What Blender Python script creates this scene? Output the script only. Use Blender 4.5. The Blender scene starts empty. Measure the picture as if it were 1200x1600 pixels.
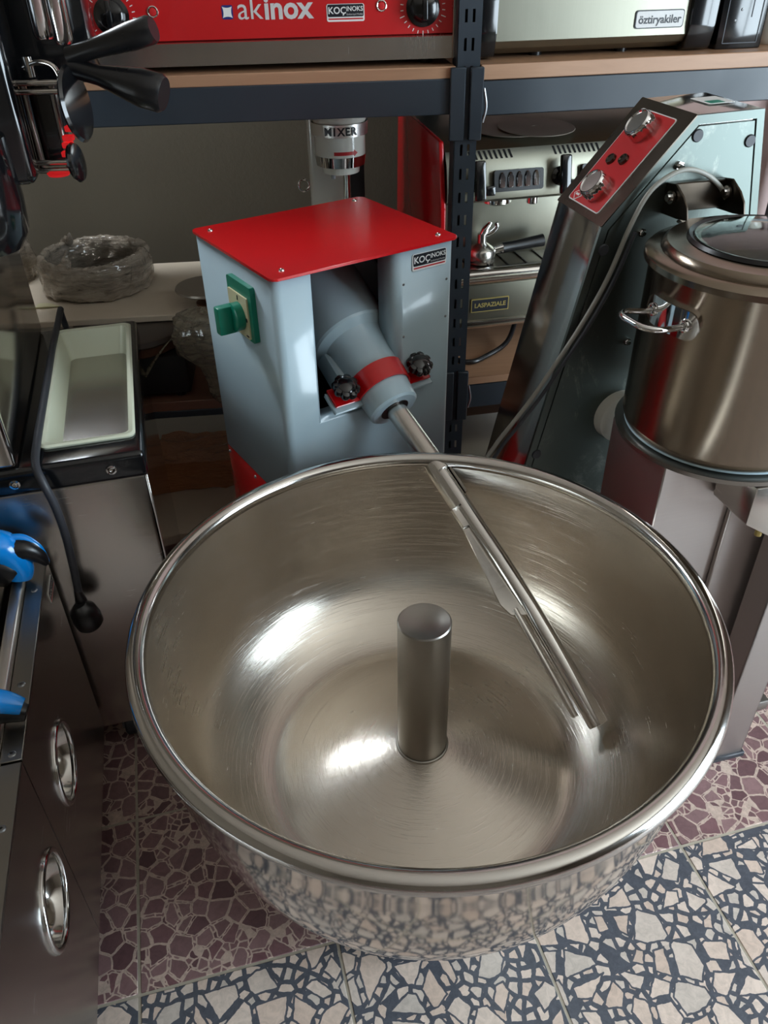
import bpy, bmesh, math, random
from mathutils import Vector, Matrix, noise
R = math.radians
PI = math.pi
scene = bpy.context.scene
col = scene.collection
random.seed(7)

# ------------------------------------------------------------------ camera
cd = bpy.data.cameras.new('camera')
cam = bpy.data.objects.new('camera', cd)
col.objects.link(cam)
cd.sensor_fit = 'HORIZONTAL'
cd.sensor_width = 36.0
cd.lens = 1245.0 / 1200.0 * 36.0
cd.clip_start = 0.02
pitch, roll = 0.63327, -0.01921
fw = Vector((0, math.cos(pitch), -math.sin(pitch)))
rt = Vector((1, 0, 0))
upv = rt.cross(fw)
c_, s_ = math.cos(roll), math.sin(roll)
rx, ux = c_ * rt + s_ * upv, -s_ * rt + c_ * upv
cam.matrix_world = Matrix(((rx.x, ux.x, -fw.x, 0), (rx.y, ux.y, -fw.y, 0), (rx.z, ux.z, -fw.z, 1.5), (0, 0, 0, 1)))
scene.camera = cam

# ------------------------------------------------------------------ world, light, exposure
w = bpy.data.worlds.new('world')
scene.world = w
w.use_nodes = True
bg = w.node_tree.nodes['Background']
bg.inputs['Color'].default_value = (0.76, 0.90, 1.0, 1)
bg.inputs['Strength'].default_value = 11.5

def area(name, loc, target, sx, sy, power, color, portal=False):
    l = bpy.data.lights.new(name, 'AREA')
    l.shape = 'RECTANGLE'
    l.size, l.size_y, l.energy, l.color = sx, sy, power, color
    o = bpy.data.objects.new(name, l)
    col.objects.link(o)
    o.location = loc
    o.rotation_euler = (Vector(target) - Vector(loc)).to_track_quat('-Z', 'Y').to_euler()
    if portal:
        l.cycles.is_portal = True
    return o
ROOM = (-1.9, 2.9, -3.2, 2.9)       # left, right, behind camera, ceiling height
area('shopfront_portal', (2.85, 0.1, 1.35), (0, 0.1, 1.35), 2.0, 2.4, 1, (1, 1, 1), True)
LAMPS = [(-1.08, 2.12, 2.12)]
for lx, ly, lz in LAMPS:
    area('ceiling_lamp_light', (lx, ly, lz - 0.01), (lx + 0.15, ly - 0.3, 0), 0.56, 0.36, 22, (0.86, 0.94, 1.0))
scene.view_settings.view_transform = 'Standard'
scene.view_settings.look = 'None'
scene.view_settings.exposure = 0.36
scene.view_settings.gamma = 1.0
scene.view_settings.use_curve_mapping = False
scene.cycles.max_bounces = 8
scene.cycles.glossy_bounces = 6
scene.cycles.diffuse_bounces = 4
scene.cycles.sample_clamp_indirect = 6
scene.cycles.caustics_reflective = True
scene.cycles.blur_glossy = 0.5

# ------------------------------------------------------------------ materials
def lin(c):
    return tuple(((v / 12.92) if v <= 0.04045 else ((v + 0.055) / 1.055) ** 2.4) for v in [x / 255.0 for x in c])
class NT:
    def __init__(s, name):
        s.m = bpy.data.materials.new(name)
        s.m.use_nodes = True
        s.t = s.m.node_tree
        s.b = s.t.nodes['Principled BSDF']
    def n(s, kind, **kw):
        x = s.t.nodes.new(kind)
        for k, v in kw.items():
            if k in x.inputs:
                x.inputs[k].default_value = v
            else:
                setattr(x, k, v)
        return x
    def l(s, a, b):
        s.t.links.new(a, b)
    def coords(s, scale=(1, 1, 1), kind='Object', rot=(0, 0, 0)):
        tc = s.n('ShaderNodeTexCoord')
        mp = s.n('ShaderNodeMapping')
        mp.inputs['Scale'].default_value = scale
        mp.inputs['Rotation'].default_value = rot
        s.l(tc.outputs[kind], mp.inputs['Vector'])
        return mp.outputs['Vector']
    def noise(s, vec, scale=5, detail=3, rough=0.5, dist=0.0):
        x = s.n('ShaderNodeTexNoise')
        x.inputs['Scale'].default_value = scale
        x.inputs['Detail'].default_value = detail
        x.inputs['Roughness'].default_value = rough
        x.inputs['Distortion'].default_value = dist
        s.l(vec, x.inputs['Vector'])
        return x.outputs['Fac']
    def ramp(s, fac, stops, interp='LINEAR'):
        x = s.n('ShaderNodeValToRGB')
        x.color_ramp.interpolation = interp
        e = x.color_ramp.elements
        while len(e) < len(stops):
            e.new(0.5)
        for i, (p, c) in enumerate(stops):
            e[i].position = p
            e[i].color = (c, c, c, 1) if isinstance(c, (int, float)) else (*c, 1)
        s.l(fac, x.inputs['Fac'])
        return x.outputs['Color']
    def math(s, op, a, b=None, c=None):
        x = s.n('ShaderNodeMath', operation=op)
        for i, v in enumerate((a, b, c)):
            if v is None:
                continue
            if isinstance(v, (int, float)):
                x.inputs[i].default_value = v
            else:
                s.l(v, x.inputs[i])
        return x.outputs[0]
    def mix(s, fac, a, b):
        x = s.n('ShaderNodeMix', data_type='RGBA')
        for i, v in ((0, fac), (6, a), (7, b)):
            if isinstance(v, (int, float)):
                x.inputs[i].default_value = v
            elif isinstance(v, tuple):
                x.inputs[i].default_value = (*v, 1)
            else:
                s.l(v, x.inputs[i])
        return x.outputs[2]
    def bump(s, h, strength=0.1, dist=0.01):
        x = s.n('ShaderNodeBump')
        x.inputs['Strength'].default_value = strength
        x.inputs['Distance'].default_value = dist
        s.l(h, x.inputs['Height'])
        s.l(x.outputs['Normal'], s.b.inputs['Normal'])
    def set(s, **kw):
        for k, v in kw.items():
            k = k.replace('_', ' ')
            if isinstance(v, (int, float)):
                s.b.inputs[k].default_value = v
            elif isinstance(v, tuple):
                s.b.inputs[k].default_value = (*v, 1)
            else:
                s.l(v, s.b.inputs[k])
        return s

def plain(name, rgb, rough=0.5, metal=0.0, var=0.08, nscale=14, coat=0.0, bump=0.0):
    m = NT(name)
    v = m.coords()
    c = lin(rgb)
    f = m.noise(v, nscale, 4)
    m.set(Base_Color=m.mix(f, tuple(x * (1 - var) for x in c), tuple(min(1, x * (1 + var)) for x in c)),
          Metallic=metal, Coat_Weight=coat, Coat_Roughness=0.08)
    m.set(Roughness=m.ramp(m.noise(v, nscale * 0.6, 3), [(0.3, max(0.02, rough * 0.85)), (0.7, min(1, rough * 1.15))]))
    if bump:
        m.bump(m.noise(v, nscale * 6, 4), bump, 0.002)
    return m.m

def steel(name, rgb=(200, 196, 190), rough=0.25, stretch=(4, 4, 300), bump=0.03, smudge=0.1):
    """brushed stainless: fine lines across the long axis, soft smudges in the gloss"""
    m = NT(name)
    v = m.coords(stretch)
    v2 = m.coords()
    fine = m.noise(v, 2.0, 4, 0.6)
    sm = m.noise(v2, 5.0, 4, 0.6)
    c = lin(rgb)
    m.set(Base_Color=m.mix(fine, tuple(x * 0.93 for x in c), tuple(min(1, x * 1.05) for x in c)), Metallic=1.0)
    r = m.math('ADD', m.math('MULTIPLY', fine, 0.08), m.math('MULTIPLY', sm, smudge))
    m.set(Roughness=m.math('ADD', r, rough - 0.04 - smudge * 0.5))
    m.bump(fine, bump, 0.001)
    return m.m

def bowl_steel(name):
    """polished spun bowl: rings of fine circular scratches about the axis (object origin on the axis)"""
    m = NT(name)
    tc = m.n('ShaderNodeTexCoord')
    sx = m.n('ShaderNodeSeparateXYZ')
    m.l(tc.outputs['Object'], sx.inputs[0])
    rr = m.math('SQRT', m.math('ADD', m.math('MULTIPLY', sx.outputs[0], sx.outputs[0]), m.math('MULTIPLY', sx.outputs[1], sx.outputs[1])))
    an = m.math('ARCTAN2', sx.outputs[1], sx.outputs[0])
    cx = m.n('ShaderNodeCombineXYZ')
    m.l(m.math('MULTIPLY', rr, 260.0), cx.inputs[0])
    m.l(m.math('MULTIPLY', an, 5.0), cx.inputs[1])
    m.l(m.math('MULTIPLY', sx.outputs[2], 180.0), cx.inputs[2])
    rings = m.noise(cx.outputs[0], 1.0, 5, 0.65, 0.35)
    v2 = m.coords()
    sm = m.noise(v2, 7.0, 5, 0.6)
    v3 = m.coords((9, 9, 9))
    cx2 = m.n('ShaderNodeCombineXYZ')
    m.l(m.math('MULTIPLY', rr, 420.0), cx2.inputs[0]); m.l(m.math('MULTIPLY', an, 2.2), cx2.inputs[1]); m.l(m.math('MULTIPLY', sx.outputs[2], 330.0), cx2.inputs[2])
    arcs = m.ramp(m.noise(cx2.outputs[0], 1.0, 2, 0.5, 0.8), [(0.60, 0.0), (0.66, 1.0)])
    scr = m.noise(v3, 1.0, 3, 0.6, 1.5)
    m.set(Base_Color=m.mix(sm, lin((196, 188, 176)), lin((212, 205, 196))), Metallic=1.0)
    r = m.math('ADD', m.math('MULTIPLY', rings, 0.10), m.math('MULTIPLY', sm, 0.10))
    m.set(Roughness=m.math('ADD', r, 0.15))
    m.bump(m.math('ADD', m.math('MULTIPLY', rings, 1.0), m.math('MULTIPLY', arcs, 0.55)), 0.20, 0.0012)
    return m.m

def terrazzo(name, chip_a, chip_b, chip_c, matrix, scale, gap, small):
    m = NT(name)
    geo = m.n('ShaderNodeNewGeometry')
    oi = m.n('ShaderNodeObjectInfo')
    off = m.n('ShaderNodeVectorMath', operation='SCALE')
    cmb = m.n('ShaderNodeCombineXYZ')
    m.l(oi.outputs['Random'], cmb.inputs[0]); m.l(oi.outputs['Random'], cmb.inputs[1])
    m.l(cmb.outputs[0], off.inputs[0]); off.inputs['Scale'].default_value = 37.0
    add = m.n('ShaderNodeVectorMath', operation='ADD')
    m.l(geo.outputs['Position'], add.inputs[0]); m.l(off.outputs[0], add.inputs[1])
    mp = m.n('ShaderNodeMapping'); mp.inputs['Scale'].default_value = (1, 1, 0.0)
    m.l(add.outputs[0], mp.inputs['Vector'])
    # small wobble so the chip edges are not ruler straight
    nz = m.n('ShaderNodeTexNoise'); nz.inputs['Scale'].default_value = 60.0
    m.l(mp.outputs[0], nz.inputs['Vector'])
    wb = m.n('ShaderNodeVectorMath', operation='SCALE'); wb.inputs['Scale'].default_value = 0.006
    m.l(nz.outputs['Color'], wb.inputs[0])
    p = m.n('ShaderNodeVectorMath', operation='ADD')
    m.l(mp.outputs[0], p.inputs[0]); m.l(wb.outputs[0], p.inputs[1])
    def vor(sc, feat):
        x = m.n('ShaderNodeTexVoronoi', feature=feat, voronoi_dimensions='2D')
        x.inputs['Scale'].default_value = sc
        x.inputs['Randomness'].default_value = 1.0
        m.l(p.outputs[0], x.inputs['Vector'])
        return x
    e1 = vor(scale, 'DISTANCE_TO_EDGE'); c1 = vor(scale, 'F1')
    sp = m.n('ShaderNodeSeparateColor'); m.l(c1.outputs['Color'], sp.inputs[0])
    # each big chip is cut back from its cell by its own amount
    th = m.math('ADD', m.math('MULTIPLY', sp.outputs[0], gap), gap * 0.35)
    chip = m.math('GREATER_THAN', e1.outputs['Distance'], th)
    keep = m.math('LESS_THAN', sp.outputs[1], 0.86)
    chip = m.math('MULTIPLY', chip, keep)
    e2 = vor(scale * 2.3, 'DISTANCE_TO_EDGE'); c2 = vor(scale * 2.3, 'F1')
    sp2 = m.n('ShaderNodeSeparateColor'); m.l(c2.outputs['Color'], sp2.inputs[0])
    clear = m.math('LESS_THAN', e1.outputs['Distance'], m.math('SUBTRACT', th, 0.07))
    clear = m.math('MAXIMUM', clear, m.math('SUBTRACT', 1.0, keep))
    chip2 = m.math('MULTIPLY', m.math('MULTIPLY', m.math('GREATER_THAN', e2.outputs['Distance'], gap * 0.9), clear),
                   m.math('LESS_THAN', sp2.outputs[1], small))
    tone = m.ramp(sp.outputs[2], [(0.0, chip_a), (0.5, chip_b), (1.0, chip_c)])
    tone2 = m.ramp(sp2.outputs[2], [(0.0, chip_a), (0.5, chip_b), (1.0, chip_c)])
    vein = m.noise(p.outputs[0], 55, 5, 0.7, 1.0)
    vm = m.ramp(vein, [(0.35, 0.80), (0.6, 1.0)])
    mt = m.noise(p.outputs[0], 160, 3, 0.7)
    mat = m.mix(mt, tuple(x * 0.6 for x in matrix), tuple(x * 1.35 for x in matrix))
    c = m.mix(chip2, mat, tone2)
    c = m.mix(chip, c, tone)
    mul = m.n('ShaderNodeMix', data_type='RGBA', blend_type='MULTIPLY'); mul.inputs[0].default_value = 1.0
    m.l(c, mul.inputs[6]); m.l(vm, mul.inputs[7])
    m.set(Base_Color=mul.outputs[2], Roughness=m.ramp(mt, [(0.3, 0.32), (0.7, 0.5)]), Specular_IOR_Level=0.4)
    m.bump(m.math('MAXIMUM', chip, chip2), 0.12, 0.001)
    return m.m

def wood(name, a, b, scale=(6, 60, 60)):
    m = NT(name)
    v = m.coords(scale)
    f = m.noise(v, 1.0, 5, 0.6, 0.8)
    m.set(Base_Color=m.mix(f, lin(a), lin(b)), Roughness=0.45)
    m.bump(f, 0.05, 0.001)
    return m.m

def film(name, rgb, alpha_lo=0.25, alpha_hi=0.95):
    """crumpled cling film: glossy, partly see-through, wrapped in tight bands"""
    m = NT(name)
    v = m.coords((1, 1, 5))
    f = m.noise(v, 12, 6, 0.65, 0.8)
    m.set(Base_Color=m.mix(f, tuple(x * 0.7 for x in lin(rgb)), lin(rgb)), Roughness=0.16, Metallic=0.22,
          Alpha=m.ramp(f, [(0.30, alpha_lo), (0.55, alpha_hi)]), Coat_Weight=1.0, Coat_Roughness=0.05)
    f2 = m.noise(v, 30, 5, 0.65, 1.0)
    m.bump(f2, 1.0, 0.02)
    return m.m

def glass(name, tint=(235, 245, 242), rough=0.02):
    m = NT(name)
    v = m.coords()
    m.set(Base_Color=lin(tint), Transmission_Weight=1.0, IOR=1.46,
          Roughness=m.ramp(m.noise(v, 9, 3), [(0.3, rough), (0.8, rough + 0.05)]))
    return m.m

def emit(name, rgb, strength):
    m = NT(name)
    m.set(Base_Color=lin(rgb), Emission_Color=lin(rgb), Emission_Strength=strength)
    return m.m

def plaster(name, a, b):
    m = NT(name)
    v = m.coords()
    f = m.noise(v, 3, 6, 0.6)
    m.set(Base_Color=m.mix(f, lin(a), lin(b)), Roughness=0.85)
    m.bump(m.noise(v, 70, 4, 0.7), 0.25, 0.004)
    return m.m

M = {}
M['steel'] = steel('brushed_steel')
M['steel_soft'] = steel('satin_steel', (176, 168, 164), 0.42)
M['rail'] = steel('bright_rail_steel', (226, 222, 218), 0.36, (300, 4, 300))
M['steel_dull'] = steel('dull_greenish_steel', (146, 144, 130), 0.36, (300, 300, 4))
M['steel_h'] = steel('brushed_steel_level', stretch=(300, 300, 4))
def smeared_steel(name):
    m = NT(name)
    v = m.coords((3, 260, 3)); v2 = m.coords((5, 5, 2.2)); v3 = m.coords()
    fine = m.noise(v, 2.0, 4, 0.6)
    sm = m.noise(v2, 2.2, 7, 0.72, 1.4)
    speck = m.noise(v3, 160, 3, 0.7)
    patch = m.noise(v3, 4.5, 2, 0.5)
    stain = m.math('MULTIPLY', m.ramp(sm, [(0.54, 0.0), (0.64, 0.5), (0.70, 0.1)]), m.ramp(patch, [(0.46, 0.0), (0.60, 1.0)]))
    stain = m.math('MULTIPLY', stain, m.ramp(speck, [(0.40, 0.3), (0.6, 1.0)]))
    m.set(Base_Color=m.mix(stain, m.mix(fine, lin((96, 104, 100)), lin((108, 116, 112))), lin((176, 176, 168))),
          Metallic=m.math('SUBTRACT', 1.0, stain), Roughness=m.math('ADD', m.math('MULTIPLY', fine, 0.08), 0.40))
    m.bump(fine, 0.02, 0.001)
    return m.m
M['column_panel'] = smeared_steel('smeared_side_steel')
M['steel_dark'] = steel('dull_steel', (150, 146, 140), 0.33)
M['steel_mirror'] = steel('polished_steel', (205, 202, 198), 0.13, bump=0.01, smudge=0.06)
M['pot'] = steel('pot_steel', (142, 130, 116), 0.19, (3, 3, 260), 0.02, 0.06)
M['column'] = steel('column_steel', (100, 108, 104), 0.45, (3, 260, 3), 0.02, 0.12)
M['bowl'] = bowl_steel('spun_bowl_steel')
M['shell'] = steel('mirror_shell_steel', (205, 198, 190), 0.09, (6, 6, 6), 0.01, 0.04)
M['chrome'] = plain('chrome', (225, 225, 225), 0.06, 1.0, 0.02)
M['galv'] = plain('galvanised_steel', (150, 152, 154), 0.4, 1.0, 0.1)
M['bronze'] = plain('dark_bronze_steel', (88, 80, 72), 0.3, 1.0, 0.06)
M['paint_grey'] = plain('blue_grey_gloss_paint', (172, 194, 204), 0.3, 0, 0.02, 1.5, 0.35)
M['paint_red'] = plain('red_gloss_paint', (200, 14, 22), 0.26, 0, 0.02, 1.5, 0.5)
M['panel_red'] = plain('red_panel_print', (186, 22, 26), 0.35, 0, 0.05, 9, 0.2)
M['black'] = plain('black_plastic', (20, 20, 22), 0.3, 0, 0.1, 12, 0.1)
M['black_matt'] = plain('black_matt_metal', (17, 17, 18), 0.5, 0, 0.1)
M['black_gloss'] = plain('black_gloss_plastic', (14, 15, 17), 0.15, 0, 0.1, 9, 0.4)
M['rubber'] = plain('dark_grey_rubber', (52, 54, 60), 0.5, 0, 0.12)
M['green'] = plain('green_plastic', (0, 128, 104), 0.35, 0, 0.05)
M['cream'] = plain('cream_plastic', (214, 206, 168), 0.4, 0, 0.04)
M['tub'] = plain('white_tub_plastic', (214, 218, 196), 0.35, 0, 0.05, 5)
M['white_enamel'] = plain('white_enamel', (226, 224, 214), 0.25, 0, 0.03, 6, 0.4)
M['blue'] = plain('blue_gloss_plastic', (0, 140, 232), 0.2, 0, 0.04, 7, 0.5)
M['rack'] = plain('navy_rack_paint', (42, 50, 58), 0.42, 0, 0.12, 10)
M['board'] = wood('shelf_board_wood', (150, 112, 84), (178, 138, 108))
M['board_dark'] = wood('shelf_edge_brown', (110, 74, 58), (130, 92, 74))
M['deck'] = plain('grey_brown_deck', (206, 192, 172), 0.6, 0, 0.12, 7, 0, 0.1)
M['print_white'] = plain('white_print', (225, 225, 222), 0.4)
M['print_grey'] = plain('light_grey_print', (200, 198, 196), 0.4)
M['print_black'] = plain('black_print', (18, 22, 30), 0.4)
M['print_blue'] = plain('navy_print', (30, 40, 110), 0.4)
M['print_red'] = plain('red_print', (190, 30, 34), 0.4)
M['brass'] = plain('brass_print', (176, 158, 96), 0.35, 0.6)
M['button_red'] = emit('red_lit_button', (220, 30, 34), 0.35)
M['film'] = film('cling_film', (222, 206, 186), 0.5, 0.97)
M['film_brown'] = film('brown_cling_film', (226, 150, 100), 0.95, 1.0)
M['bag'] = film('clear_bag_film', (186, 174, 150), 0.35, 0.9)
M['card'] = plain('brown_card', (96, 62, 42), 0.8, 0, 0.15)
M['glass'] = glass('lid_glass')
M['pane'] = glass('window_glass', (250, 252, 250), 0.0)
M['cable_grey'] = plain('grey_cable', (150, 148, 140), 0.45, 0, 0.05)
M['pan_iron'] = plain('cast_iron_plate', (92, 84, 78), 0.38, 0.3, 0.12, 9)
M['disc_grey'] = plain('grey_disc', (150, 140, 128), 0.4, 0.5, 0.08)
M['wall'] = plaster('painted_plaster', (104, 94, 82), (118, 106, 92))
M['wall_pink'] = plaster('pink_plaster', (196, 168, 164), (208, 184, 178))
M['wall_grey'] = plaster('grey_green_plaster', (102, 94, 80), (114, 106, 90))
M['ceiling'] = plaster('ceiling_plaster', (206, 194, 180), (216, 204, 190))
M['mortar'] = plain('tile_joint_cement', (176, 166, 150), 0.85, 0, 0.25, 60)
M['tile_grey'] = terrazzo('grey_terrazzo', lin((212, 188, 172)), lin((226, 206, 192)), lin((200, 188, 178)), lin((84, 87, 96)), 20, 0.21, 0.85)
M['tile_purple'] = terrazzo('purple_terrazzo', lin((104, 74, 78)), lin((150, 118, 118)), lin((124, 88, 92)), lin((206, 182, 168)), 29, 0.12, 0.75)
M['lamp'] = emit('lamp_diffuser', (240, 246, 255), 8.0)

# ------------------------------------------------------------------ mesh builder
class B:
    """collects shapes and links them as ONE mesh object"""
    def __init__(s):
        s.v, s.f, s.fl = [], [], []
    def add(s, verts, faces, flat=False):
        k = len(s.v)
        s.v += [Vector(p) for p in verts]
        s.f += [[i + k for i in f] for f in faces]
        s.fl += [flat] * len(faces)
        return s
    def bm(s, b, flat=False):
        b.verts.ensure_lookup_table()
        b.verts.index_update()
        s.add([v.co.copy() for v in b.verts], [[v.index for v in f.verts] for f in b.faces], flat)
        b.free()
        return s
    def box(s, x0, x1, y0, y1, z0, z1, bev=0.0, seg=2):
        b = bmesh.new()
        bmesh.ops.create_cube(b, size=1.0)
        for v in b.verts:
            v.co = Vector(((x0 + x1) / 2 + v.co.x * (x1 - x0), (y0 + y1) / 2 + v.co.y * (y1 - y0), (z0 + z1) / 2 + v.co.z * (z1 - z0)))
        if bev > 0:
            bmesh.ops.bevel(b, geom=b.edges[:], offset=bev, segments=seg, affect='EDGES', profile=0.5)
        return s.bm(b)
    def obox(s, o, ax, ay, az, bev=0.0, seg=2):
        """box about centre o with half-axis vectors"""
        b = bmesh.new()
        bmesh.ops.create_cube(b, size=2.0)
        o, ax, ay, az = map(Vector, (o, ax, ay, az))
        for v in b.verts:
            v.co = o + ax * v.co.x + ay * v.co.y + az * v.co.z
        if bev > 0:
            bmesh.ops.bevel(b, geom=b.edges[:], offset=bev, segments=seg, affect='EDGES', profile=0.5)
        bmesh.ops.recalc_face_normals(b, faces=b.faces[:])
        return s.bm(b)
    def prism(s, pts, d, bev=0.0, seg=2):
        """closed planar polygon (3-D points) pushed along vector d"""
        d = Vector(d)
        b = bmesh.new()
        a = [b.verts.new(Vector(p)) for p in pts]
        c = [b.verts.new(Vector(p) + d) for p in pts]
        n = len(pts)
        b.faces.new(a[::-1]); b.faces.new(c)
        for i in range(n):
            b.faces.new((a[i], a[(i + 1) % n], c[(i + 1) % n], c[i]))
        if bev > 0:
            bmesh.ops.bevel(b, geom=b.edges[:], offset=bev, segments=seg, affect='EDGES', profile=0.5)
        bmesh.ops.recalc_face_normals(b, faces=b.faces[:])
        return s.bm(b)
    def lathe(s, prof, n=48, o=(0, 0, 0), axis=(0, 0, 1), closed=False, arc=None):
        """(radius, height) profile turned about an axis through o"""
        o, z = Vector(o), Vector(axis).normalized()
        x = z.orthogonal().normalized()
        y = z.cross(x)
        k = len(s.v)
        vs, fs, rows = [], [], []
        for r, h in prof:
            if r < 1e-6:
                rows.append([len(vs)]); vs.append(o + z * h)
            else:
                rows.append(list(range(len(vs), len(vs) + n)))
                for i in range(n):
                    t = 2 * PI * i / n
                    vs.append(o + z * h + (x * math.cos(t) + y * math.sin(t)) * r)
        m = len(rows)
        for j in range(m if closed else m - 1):
            a, b = rows[j], rows[(j + 1) % m]
            for i in range(n):
                i2 = (i + 1) % n
                if len(a) == 1 and len(b) == 1:
                    continue
                if len(a) == 1:
                    fs.append((a[0], b[i2], b[i]))
                elif len(b) == 1:
                    fs.append((a[i], a[i2], b[0]))
                else:
                    fs.append((a[i], a[i2], b[i2], b[i]))
        return s.add(vs, fs)
    def cyl(s, p0, p1, r0, r1=None, n=24, bev=0.0):
        r1 = r0 if r1 is None else r1
        p0, p1 = Vector(p0), Vector(p1)
        L = (p1 - p0).length
        if bev > 0:
            pr = [(0, 0), (r0 - bev, 0), (r0, bev), (r1, L - bev), (r1 - bev, L), (0, L)]
        else:
            pr = [(0, 0), (r0, 0), (r1, L), (0, L)]
        return s.lathe(pr, n, p0, p1 - p0)
    def torus(s, o, axis, Rr, r, n=48, m=12):
        pr = [(Rr + r * math.cos(2 * PI * i / m), r * math.sin(2 * PI * i / m)) for i in range(m)]
        return s.lathe(pr, n, o, axis, closed=True)
    def tube(s, pts, r, n=10, sub=6, smooth=True, caps=True):
        pts = [Vector(p) for p in pts]
        rr = r if isinstance(r, (list, tuple)) else [r] * len(pts)
        if smooth and len(pts) > 2:
            P2, R2 = [], []
            for i in range(len(pts) - 1):
                p0, p1, p2, p3 = pts[max(0, i - 1)], pts[i], pts[i + 1], pts[min(len(pts) - 1, i + 2)]
                for j in range(sub):
                    t = j / sub
                    P2.append(0.5 * ((2 * p1) + (p2 - p0) * t + (2 * p0 - 5 * p1 + 4 * p2 - p3) * t * t + (3 * p1 - p0 - 3 * p2 + p3) * t ** 3))
                    R2.append(rr[i] * (1 - t) + rr[i + 1] * t)
            P2.append(pts[-1]); R2.append(rr[-1])
            pts, rr = P2, R2
        vs, fs = [], []
        nrm = None
        for i, p in enumerate(pts):
            d = (pts[min(i + 1, len(pts) - 1)] - pts[max(i - 1, 0)]).normalized()
            nrm = d.orthogonal().normalized() if nrm is None else (nrm - d * nrm.dot(d)).normalized()
            bt = d.cross(nrm)
            for j in range(n):
                t = 2 * PI * j / n
                vs.append(p + (nrm * math.cos(t) + bt * math.sin(t)) * rr[i])
        for i in range(len(pts) - 1):
            for j in range(n):
                a, b = i * n + j, i * n + (j + 1) % n
                fs.append((a, b, b + n, a + n))
        if caps:
            fs.append(tuple(range(n))[::-1])
            fs.append(tuple(range((len(pts) - 1) * n, len(pts) * n)))
        return s.add(vs, fs)
    def build(s, name, mat, parent=None, world=False, angle=38, label=None, solid=0.0, sub=0, origin=None):
        me = bpy.data.meshes.new(name)
        vs = s.v
        if world and parent is not None:
            mi = XF[parent.name].inverted()
            vs = [mi @ v for v in vs]
        if origin is not None:
            vs = [v - Vector(origin) for v in vs]
        me.from_pydata([tuple(v) for v in vs], [], s.f)
        me.validate()
        me.update()
        me.polygons.foreach_set('use_smooth', [True] * len(me.polygons))
        me.set_sharp_from_angle(angle=R(angle))
        me.materials.append(M[mat] if isinstance(mat, str) else mat)
        o = bpy.data.objects.new(name, me)
        col.objects.link(o)
        if parent is not None:
            o.parent = parent
        if origin is not None:
            o.location = origin
        if label:
            o['label'] = label
        if solid:
            md = o.modifiers.new('thickness', 'SOLIDIFY'); md.thickness = abs(solid); md.offset = 1 if solid > 0 else -1
        if sub:
            md = o.modifiers.new('smooth', 'SUBSURF'); md.levels = md.render_levels = sub
        return o
XF = {}
def thing(name, label, cat, loc=(0, 0, 0), rot=0.0, group=None):
    o = bpy.data.objects.new(name, None)
    o.empty_display_size = 0.05
    col.objects.link(o)
    o.location = loc
    o.rotation_euler = (0, 0, R(rot))
    XF[o.name] = Matrix.Translation(Vector(loc)) @ Matrix.Rotation(R(rot), 4, 'Z')
    o['label'] = label; o['category'] = cat
    if group: o['group'] = group
    return o
def tag(o, label, cat, group=None):
    o['label'] = label; o['category'] = cat
    if group: o['group'] = group
    return o
def copy_tree(o, parent=None):
    c = o.copy(); col.objects.link(c); c.parent = parent
    for ch in list(o.children):
        copy_tree(ch, c)
    return c
def rrect(w, h, r, n=5):
    pts = []
    for cx, cy, a0 in ((w / 2 - r, h / 2 - r, 0), (-w / 2 + r, h / 2 - r, 90), (-w / 2 + r, -h / 2 + r, 180), (w / 2 - r, -h / 2 + r, 270)):
        for i in range(n + 1):
            t = R(a0 + 90 * i / n)
            pts.append((cx + r * math.cos(t), cy + r * math.sin(t)))
    return pts
def face_frame(o, x, y):
    """origin, right, up of a flat face -> mapping function (u, v, out) to a point"""
    o, x, y = Vector(o), Vector(x).normalized(), Vector(y).normalized()
    n = x.cross(y)
    return lambda u, v, d=0.0: o + x * u + y * v + n * d
def plate(b, F, w, h, r, t, cx=0, cy=0, d0=0.0):
    pts = [F(cx + x, cy + y, d0) for x, y in rrect(w, h, r)]
    b.prism(pts, F(0, 0, t) - F(0, 0, 0))
    return b
def lettering(body, F, size, mat, parent, name='lettering', cx=0.0, cy=0.0, d=0.0006, bold=0.0, width=None, depth=0.0004, sy=1.0):
    cu = bpy.data.curves.new(name, 'FONT')
    cu.body = body; cu.size = size; cu.align_x = 'CENTER'; cu.align_y = 'CENTER'
    cu.extrude = 0.0; cu.offset = bold; cu.resolution_u = 3
    o = bpy.data.objects.new(name, cu)
    col.objects.link(o)
    me = bpy.data.meshes.new_from_object(o.evaluated_get(bpy.context.evaluated_depsgraph_get()))
    col.objects.unlink(o)
    bpy.data.objects.remove(o); bpy.data.curves.remove(cu)
    xs = [v.co.x for v in me.vertices]
    k = 1.0
    if width and xs:
        k = width / (max(xs) - min(xs))
    b = B()
    b.add([F(cx + v.co.x * k, cy + v.co.y * (k if sy == 1.0 else sy), d) for v in me.vertices], [list(p.vertices) for p in me.polygons])
    bpy.data.meshes.remove(me)
    return b.build(name, mat, parent)
def screw(F, u, v, r, t, mat, parent):
    b = B()
    o = F(u, v, 0)
    n = F(0, 0, 1) - F(0, 0, 0)
    b.lathe([(0, t * 0.6), (r * 0.3, t * 0.6), (r * 0.38, t), (r * 0.75, t * 0.8), (r, 0), (r, -0.001)], 12, o, n)
    return b.build('screw', mat, parent)

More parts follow.
